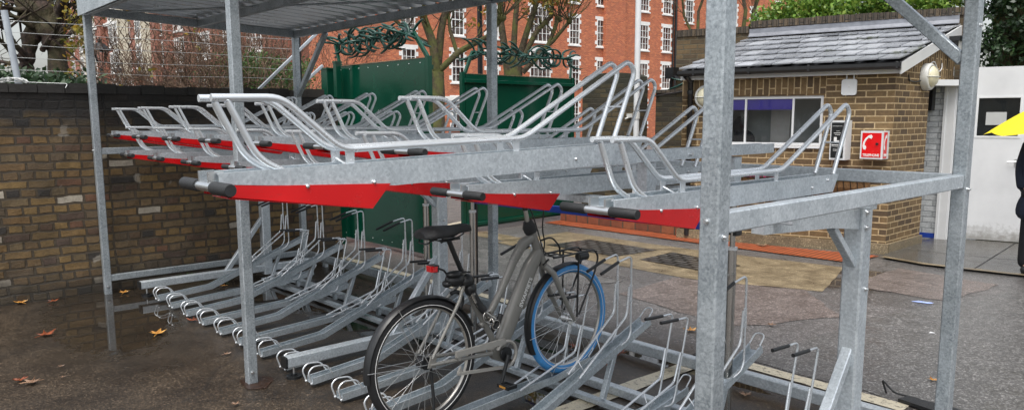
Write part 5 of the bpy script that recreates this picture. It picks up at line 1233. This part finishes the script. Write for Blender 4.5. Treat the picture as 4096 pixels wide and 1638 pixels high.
b=MB(); p=px(1921,300,26); b.tube([(p.x,p.y,0),(p.x,p.y,9)],.09,10); tag(b.build('street_pole',M['ironblack']),'tall plain black street pole before the red building, left of a shelter post','pole')
# lamp posts
def lamp(u,v0,vl,depth,label):
    p=px(u,v0,depth); zt=p.z; s=depth/25; g=empty('lamp_post',(p.x,p.y,0),label,'lamp post','black heritage lamp posts')
    b=MB(); b.tube([(p.x,p.y,0),(p.x,p.y,1.0),(p.x,p.y,1.05),(p.x,p.y,zt-.75)],[.10,.09,.06,.045],10); b.build('column',M['ironblack'],g)
    b=MB(); prof=[(.04,-.75),(.10,-.72),(.19,-.34),(.26,-.31),(.24,-.26),(.10,-.12),(.05,-.10),(.06,-.03),(.015,.0),(.002,.05)]; n=12
    vs=[(p.x+r_*math.cos(2*PI*k/n),p.y+r_*math.sin(2*PI*k/n),zt+z) for r_,z in prof[2:] for k in range(n)]
    b.add(vs,[(i*n+k,i*n+(k+1)%n,(i+1)*n+(k+1)%n,(i+1)*n+k) for i in range(len(prof)-3) for k in range(n)])
    for k in range(4): a=PI/2*k; b.tube([(p.x+.06*math.cos(a),p.y+.06*math.sin(a),zt-.74),(p.x+.18*math.cos(a),p.y+.18*math.sin(a),zt-.33)],.012,5)
    b.build('lantern_top',M['ironblack'],g)
    b=MB(); b.tube([(p.x,p.y,zt-.72),(p.x,p.y,zt-.35)],[.07,.16],8); b.build('lantern_glass',M['glass'],g)
lamp(398,155,230,20,'larger black heritage lamp post above the wall beside the corner shelter post')
lamp(474,262,300,36,'smaller, more distant black lamp post just right of the larger lamp')

# ------------------------------------------------------------------ mansion blocks
def sash(w_,h_,nx,ny,quoin=True):
    b=MB(); t=.07
    b.box((-w_/2-.02,-.10,-.12),(w_/2+.02,.02,0)); b.box((-w_/2-.16,-.04,h_),(w_/2+.16,.02,h_+.22)); b.box((-w_/2-.12,-.12,-.12),(w_/2+.12,.0,-.03))
    if quoin:
        for s in (-1,1):
            for z in (.15,.85,1.5):
                if z<h_: b.box((min(s*w_/2,s*(w_/2+.18)),-.03,z),(max(s*w_/2,s*(w_/2+.18)),.02,z+.26))
    for (x0,x1,z0,z1) in ((-w_/2,-w_/2+t,0,h_),(w_/2-t,w_/2,0,h_),(-w_/2+t,w_/2-t,0,t),(-w_/2+t,w_/2-t,h_-t,h_),(-w_/2+t,w_/2-t,h_/2-.03,h_/2+.03)): b.box((x0,-.05,z0),(x1,.05,z1))
    for i in range(1,nx): x=-w_/2+w_*i/nx; b.box((x-.018,-.03,t),(x+.018,.04,h_-t))
    for j in range(1,ny):
        z=h_*j/ny
        if abs(z-h_/2)>.05: b.box((-w_/2+t,-.028,z-.016),(w_/2-t,.038,z+.016))
    g=MB(); g.box((-w_/2+t,.0,t),(w_/2-t,.012,h_-t)); return b,g
protos={}
def addwin(parent,key,spec,x,y,z,a):
    if key not in protos:
        b,g=sash(*spec); o=b.build('window',M['stone'],parent,world=False); p=g.build('pane',M['sash'],o,world=False); protos[key]=o
    else:
        pr=protos[key]; o=pr.copy(); C.objects.link(o); 
        for c in kids(pr): q=c.copy(); C.objects.link(q); q.parent=o
    o.parent=parent; o.location=V((x,y,z))-V(WL[parent.name]); o.rotation_euler=(0,0,a)
# centre block
A=px(1470,400,44.5); B=px(2700,400,62); A.z=B.z=0; d=(B-A); LC=d.length; aC=math.atan2(d.y,d.x); dn=d.normalized(); nn=V((-dn.y,dn.x,0))
def hit(u,A,dn):   # distance along facade for a pixel column (at eye level)
    q=px(u,470,1.0)-CAM; den=q.x*dn.y-q.y*dn.x; w_=A-CAM; return (q.x*w_.y-q.y*w_.x)/ -den if False else ((w_.x*q.y-w_.y*q.x)/(q.x*dn.y-q.y*dn.x))
cb=empty('mansion_block',tuple((A+B)/2),'bright red brick mansion block with white quoined sash windows beyond the green gates','building')
wallobj('brick_wall',(A.x,A.y),(B.x,B.y),0,15,8,M['redbrick'],cb)
s0=hit(2480,A,dn)
b=MB(); b.box((s0-2.0,-.35,0),(s0+.05,.0,15)); b.build('pier',M['redbrick'],cb,(A.x,A.y,0),aC)
b=MB(); b.box((0,-.08,2.7),(LC*.45,.0,3.0)); b.build('string_course',M['stone'],cb,(A.x,A.y,0),aC)
for u in (1640,1834,1971,2160,2294,2402,2569,2658):
    s=hit(u,A,dn); p=A+dn*s
    for z in (.9,3.9,6.85,9.8,12.7):
        big=u==2160; q=p-nn*(.35 if s0-2.0<s<s0 else 0); addwin(cb,'big' if big else 'std',(1.9,2.35,5,4) if big else (1.0,1.95,3,4),q.x,q.y,z,aC)
b=MB(); 
for u in (2712,): s=hit(2690,A,dn); b.tube([(s,-.12,0),(s,-.12,15)],.10,8)
b.tube([(s-.3,-.1,0),(s-.3,-.1,15)],.06,8); b.build('drainpipe',M['black'],cb,(A.x,A.y,0),aC)
b=MB(); s=hit(1463,A,dn); 
pl_=A+dn*hit(1760,A,dn)
b=MB(); s=hit(1758,A,dn); b.box((s-.35,-.03,4.0),(s+.25,.0,4.75)); b.build('plaque',M['white'],cb,(A.x,A.y,0),aC)
b=MB()
for z in (4.28,4.5): b.box((s-.22,-.034,z),(s+.12,-.031,z+.07))
b.build('plaque_lines',M['ironblack'],cb,(A.x,A.y,0),aC)
# right block, set back
A2=px(2705,400,66); B2_=px(3300,400,80); A2.z=B2_.z=0; d2=(B2_-A2); aC2=math.atan2(d2.y,d2.x); dn2=d2.normalized()
rb=empty('mansion_block',tuple((A2+B2_)/2),'set-back red brick block seen through bare branches right of the drainpipe','building')
wallobj('brick_wall',(A2.x,A2.y),(B2_.x,B2_.y),0,15,8,M['redbrick'],rb)
for u in (2745,2830,2920,3000,3090):
    s=hit(u,A2,dn2); p=A2+dn2*s
    for z in (3.9,6.85,9.8,12.7): addwin(rb,'std',None,p.x,p.y,z,aC2)
# left terrace
A3=px(262,400,104); B3=px(1075,400,58); A3.z=B3.z=0; d3_=(B3-A3); L3=d3_.length; a3=math.atan2(d3_.y,d3_.x); dn3=d3_.normalized(); nn3=V((-dn3.y,dn3.x,0))
lb=empty('mansion_terrace',tuple((A3+B3)/2),'long darker red brick terrace with white bay windows receding above the wall at left','building')
wallobj('brick_wall',(A3.x,A3.y),(B3.x,B3.y),0,24,8,M['redbrick2'],lb)
for u in (290,355,440,575,655,705,790,895,985):
    s=hit(u,A3,dn3); b=MB(); b.box((s-.7,-.55,0),(s+.7,0,24)); b.build('pier',M['redbrick2'],lb,(A3.x,A3.y,0),a3)
for u in (275,312,340,372,398,468,490,515,540,612,628,672,688,728,748,768,818,842,866,926,948,1022,1042):
    s=hit(u,A3,dn3); p=A3+dn3*s
    for z in (.9,3.9,6.85,9.8,12.7,15.6,18.5): addwin(lb,'ter',(1.55,2.15,3,4),p.x,p.y,z,a3)
b=MB(); 
for z in (12.2,17.9): b.box((0,-.25,z),(L3*.72,.0,z+.35)); 
b.build('string_course',M['stone'],lb,(A3.x,A3.y,0),a3)
for u in (380,520,612):
    s=hit(u,A3,dn3); b=MB(); b.prism([(s-1.7,0,6.2),(s-1.1,-.9,6.2),(s+1.1,-.9,6.2),(s+1.7,0,6.2)],(0,0,14)); b.build('bay',M['creamstone'],lb,(A3.x,A3.y,0),a3)
    for z in (6.85,9.8,12.7,15.6):
        for o_ in (-.0,):
            p=A3+dn3*(s+o_)-nn3*.9; addwin(lb,'ter',None,p.x,p.y,z,a3)
# white house between
A4=px(1000,400,70); B4=px(1160,400,66); A4.z=B4.z=0; d4=B4-A4; a4=math.atan2(d4.y,d4.x)
wh=empty('white_house',tuple((A4+B4)/2),'white rendered house glimpsed between the red terrace and the dark gate','building')
wallobj('front_wall',(A4.x,A4.y),(B4.x,B4.y),0,13,8,M['stone'],wh)
for u in (1015,1040,1075): 
    s=hit(u,A4,d4.normalized()); p=A4+d4.normalized()*s
    for z in (3.9,6.85,9.8): addwin(wh,'std',None,p.x,p.y,z,a4)
# garden bank / far hedge strip behind the wall so the ground line is planted
b=MB(); r_=random.Random(8)
for i in range(150): 
    q=px(r_.uniform(300,1330),440,r_.uniform(20,27)); foliage(b,(q.x,q.y,r_.uniform(.2,1.4)),(.6,.6,.4),46,.07,r_,.3)
tag(b.build('far_shrubbery',M['twigs']),'far brown shrubbery in the garden behind the boundary wall','shrubbery',None,'stuff')

# ------------------------------------------------------------------ fallen leaves and litter
def maple(b,c,s,a,curl,r_):
    pts=[]; n=5
    for k in range(n):
        t=a+(-2.2+4.4*k/(n-1)); Lk=s*(1,.85,1.1,.85,1)[k]*(.75 if k in(0,4) else 1)
        if k: tm=t-4.4/(n-1)/2; pts.append((c[0]+.38*s*math.cos(tm),c[1]+.38*s*math.sin(tm),.010+.2*curl))
        for dt,f_ in ((-.22,.62),(-.1,.7),(0,1),(.1,.7),(.22,.62)): pts.append((c[0]+Lk*f_*math.cos(t+dt),c[1]+Lk*f_*math.sin(t+dt),.012+curl*(f_**2)*r_.uniform(.3,1)))
    pts.append((c[0]-.15*s*math.cos(a),c[1]-.15*s*math.sin(a),.011))
    cc=(c[0],c[1],.012); b.add([cc]+pts,[(0,i+1,(i+1)%len(pts)+1) for i in range(len(pts))])
    b.tube([cc,(c[0]-.9*s*math.cos(a),c[1]-.9*s*math.sin(a),.008)],.002*s/.06,4)
LV=[(1.75,-.07,.085,'lf_gold','big golden fallen leaf on the wet ground left of the second shelter post'),(.08,.14,.06,'lf_gold','orange leaf in the puddle right of the corner post foot'),(1.20,-.72,.085,'lf_rust','rust brown leaf lying in the puddle at lower left'),(-.12,-.66,.075,'lf_gold','orange leaf against the foot of the sooty wall'),(.02,-.44,.055,'lf_rust','small red leaf near the wall foot'),(1.55,.27,.065,'lf_rust','red leaf before the second front hoop'),(1.74,.38,.06,'lf_gold','orange leaf before the fourth front hoop'),(2.25,-1.05,.06,'lf_rust','red leaf at the left edge of the picture'),(2.13,-.80,.025,'lf_pale','tiny pale leaf at lower left, upper of two'),(2.38,-.84,.022,'lf_pale','tiny pale leaf at lower left, lower of two'),(2.62,.12,.035,'lf_pale','pale leaf left of the second post foot'),(3.58,-.2,.035,'lf_pale','curled tan leaf at the bottom edge below the second post'),(4.48,3.01,.075,'lf_gold','golden leaf on open tarmac behind the floor racks'),(4.83,3.6,.05,'lf_pale','pale orange leaf on pinkish tarmac left of the rack column'),(6.16,3.19,.045,'lf_gold','orange leaf beside the rear end post'),(2.86,6.94,.12,'lf_pale','brown leaf on the tactile paving under the hut'),(4.16,2.05,.07,'lf_rust','red leaf seen through the blue wheel, nearer one'),(3.94,2.37,.06,'lf_gold','orange leaf seen through the blue wheel, farther one'),(4.49,2.16,.06,'lf_rust','rusty leaf beneath the base beam'),(.45,.95,.05,'lf_gold','orange leaf on wet ground by the far rack column'),(2.35,-1.0,.075,'lf_pale','crumpled pale brown leaf at the lower left edge'),(5.5,2.1,.05,'lf_pale','dull leaf beside the base beam'),(4.62,1.9,.05,'lf_rust','dark red leaf under the bicycle front wheel')]
r_=random.Random(99)
for x,y,s,mt_,lab in LV:
    b=MB(); maple(b,(0,0),s,r_.uniform(0,6.28),s*.35,r_); o=b.build('fallen_leaf',M[mt_],None,(x,y,.004)); tag(o,lab,'leaf','fallen autumn leaves')
b=MB(); b.prism([(0,0,.006),(.14,.03,.006),(.16,.06,.01),(.04,.05,.008)],(0,0,.004)); tag(b.build('litter_wrapper',M['litter'],None,(5.28,5.25,0)),'crumpled pale blue wrapper on the tarmac before the hut','litter')
for x,y,lab in ((5.75,4.3,'white litter scrap on open tarmac right of the rack column'),(5.2,6.35,'white litter scrap near the path edging')):
    b=MB(); b.prism([(0,0,.006),(.03,.01,.008),(.035,.03,.006),(.005,.025,.009)],(0,0,.003)); tag(b.build('litter_scrap',M['white'],None,(x,y,0)),lab,'litter')
b=MB(); P=fillet([(6.05,2.75,.01),(6.03,2.72,.10),(6.10,2.73,.03),(6.2,2.76,.02),(6.4,2.72,.02)],.03); b.tube(P,.006,6); tag(b.build('rubber_strap',M['rubber'],None),'loop of black rubber strap on the cream line by the rack column','strap')
for x,y in ((5.95,2.75),):
    b=MB(); b.prism([(0,0,.0),(.5,-.1,.0),(.55,.02,.0),(.25,.09,0),(.02,.08,.0)],(0,0,.02)); tag(b.build('rubber_mat',M['rubber'],None,(6.15,2.66,.008)),'crumpled black rubber scrap on the ground at the bottom right','scrap')
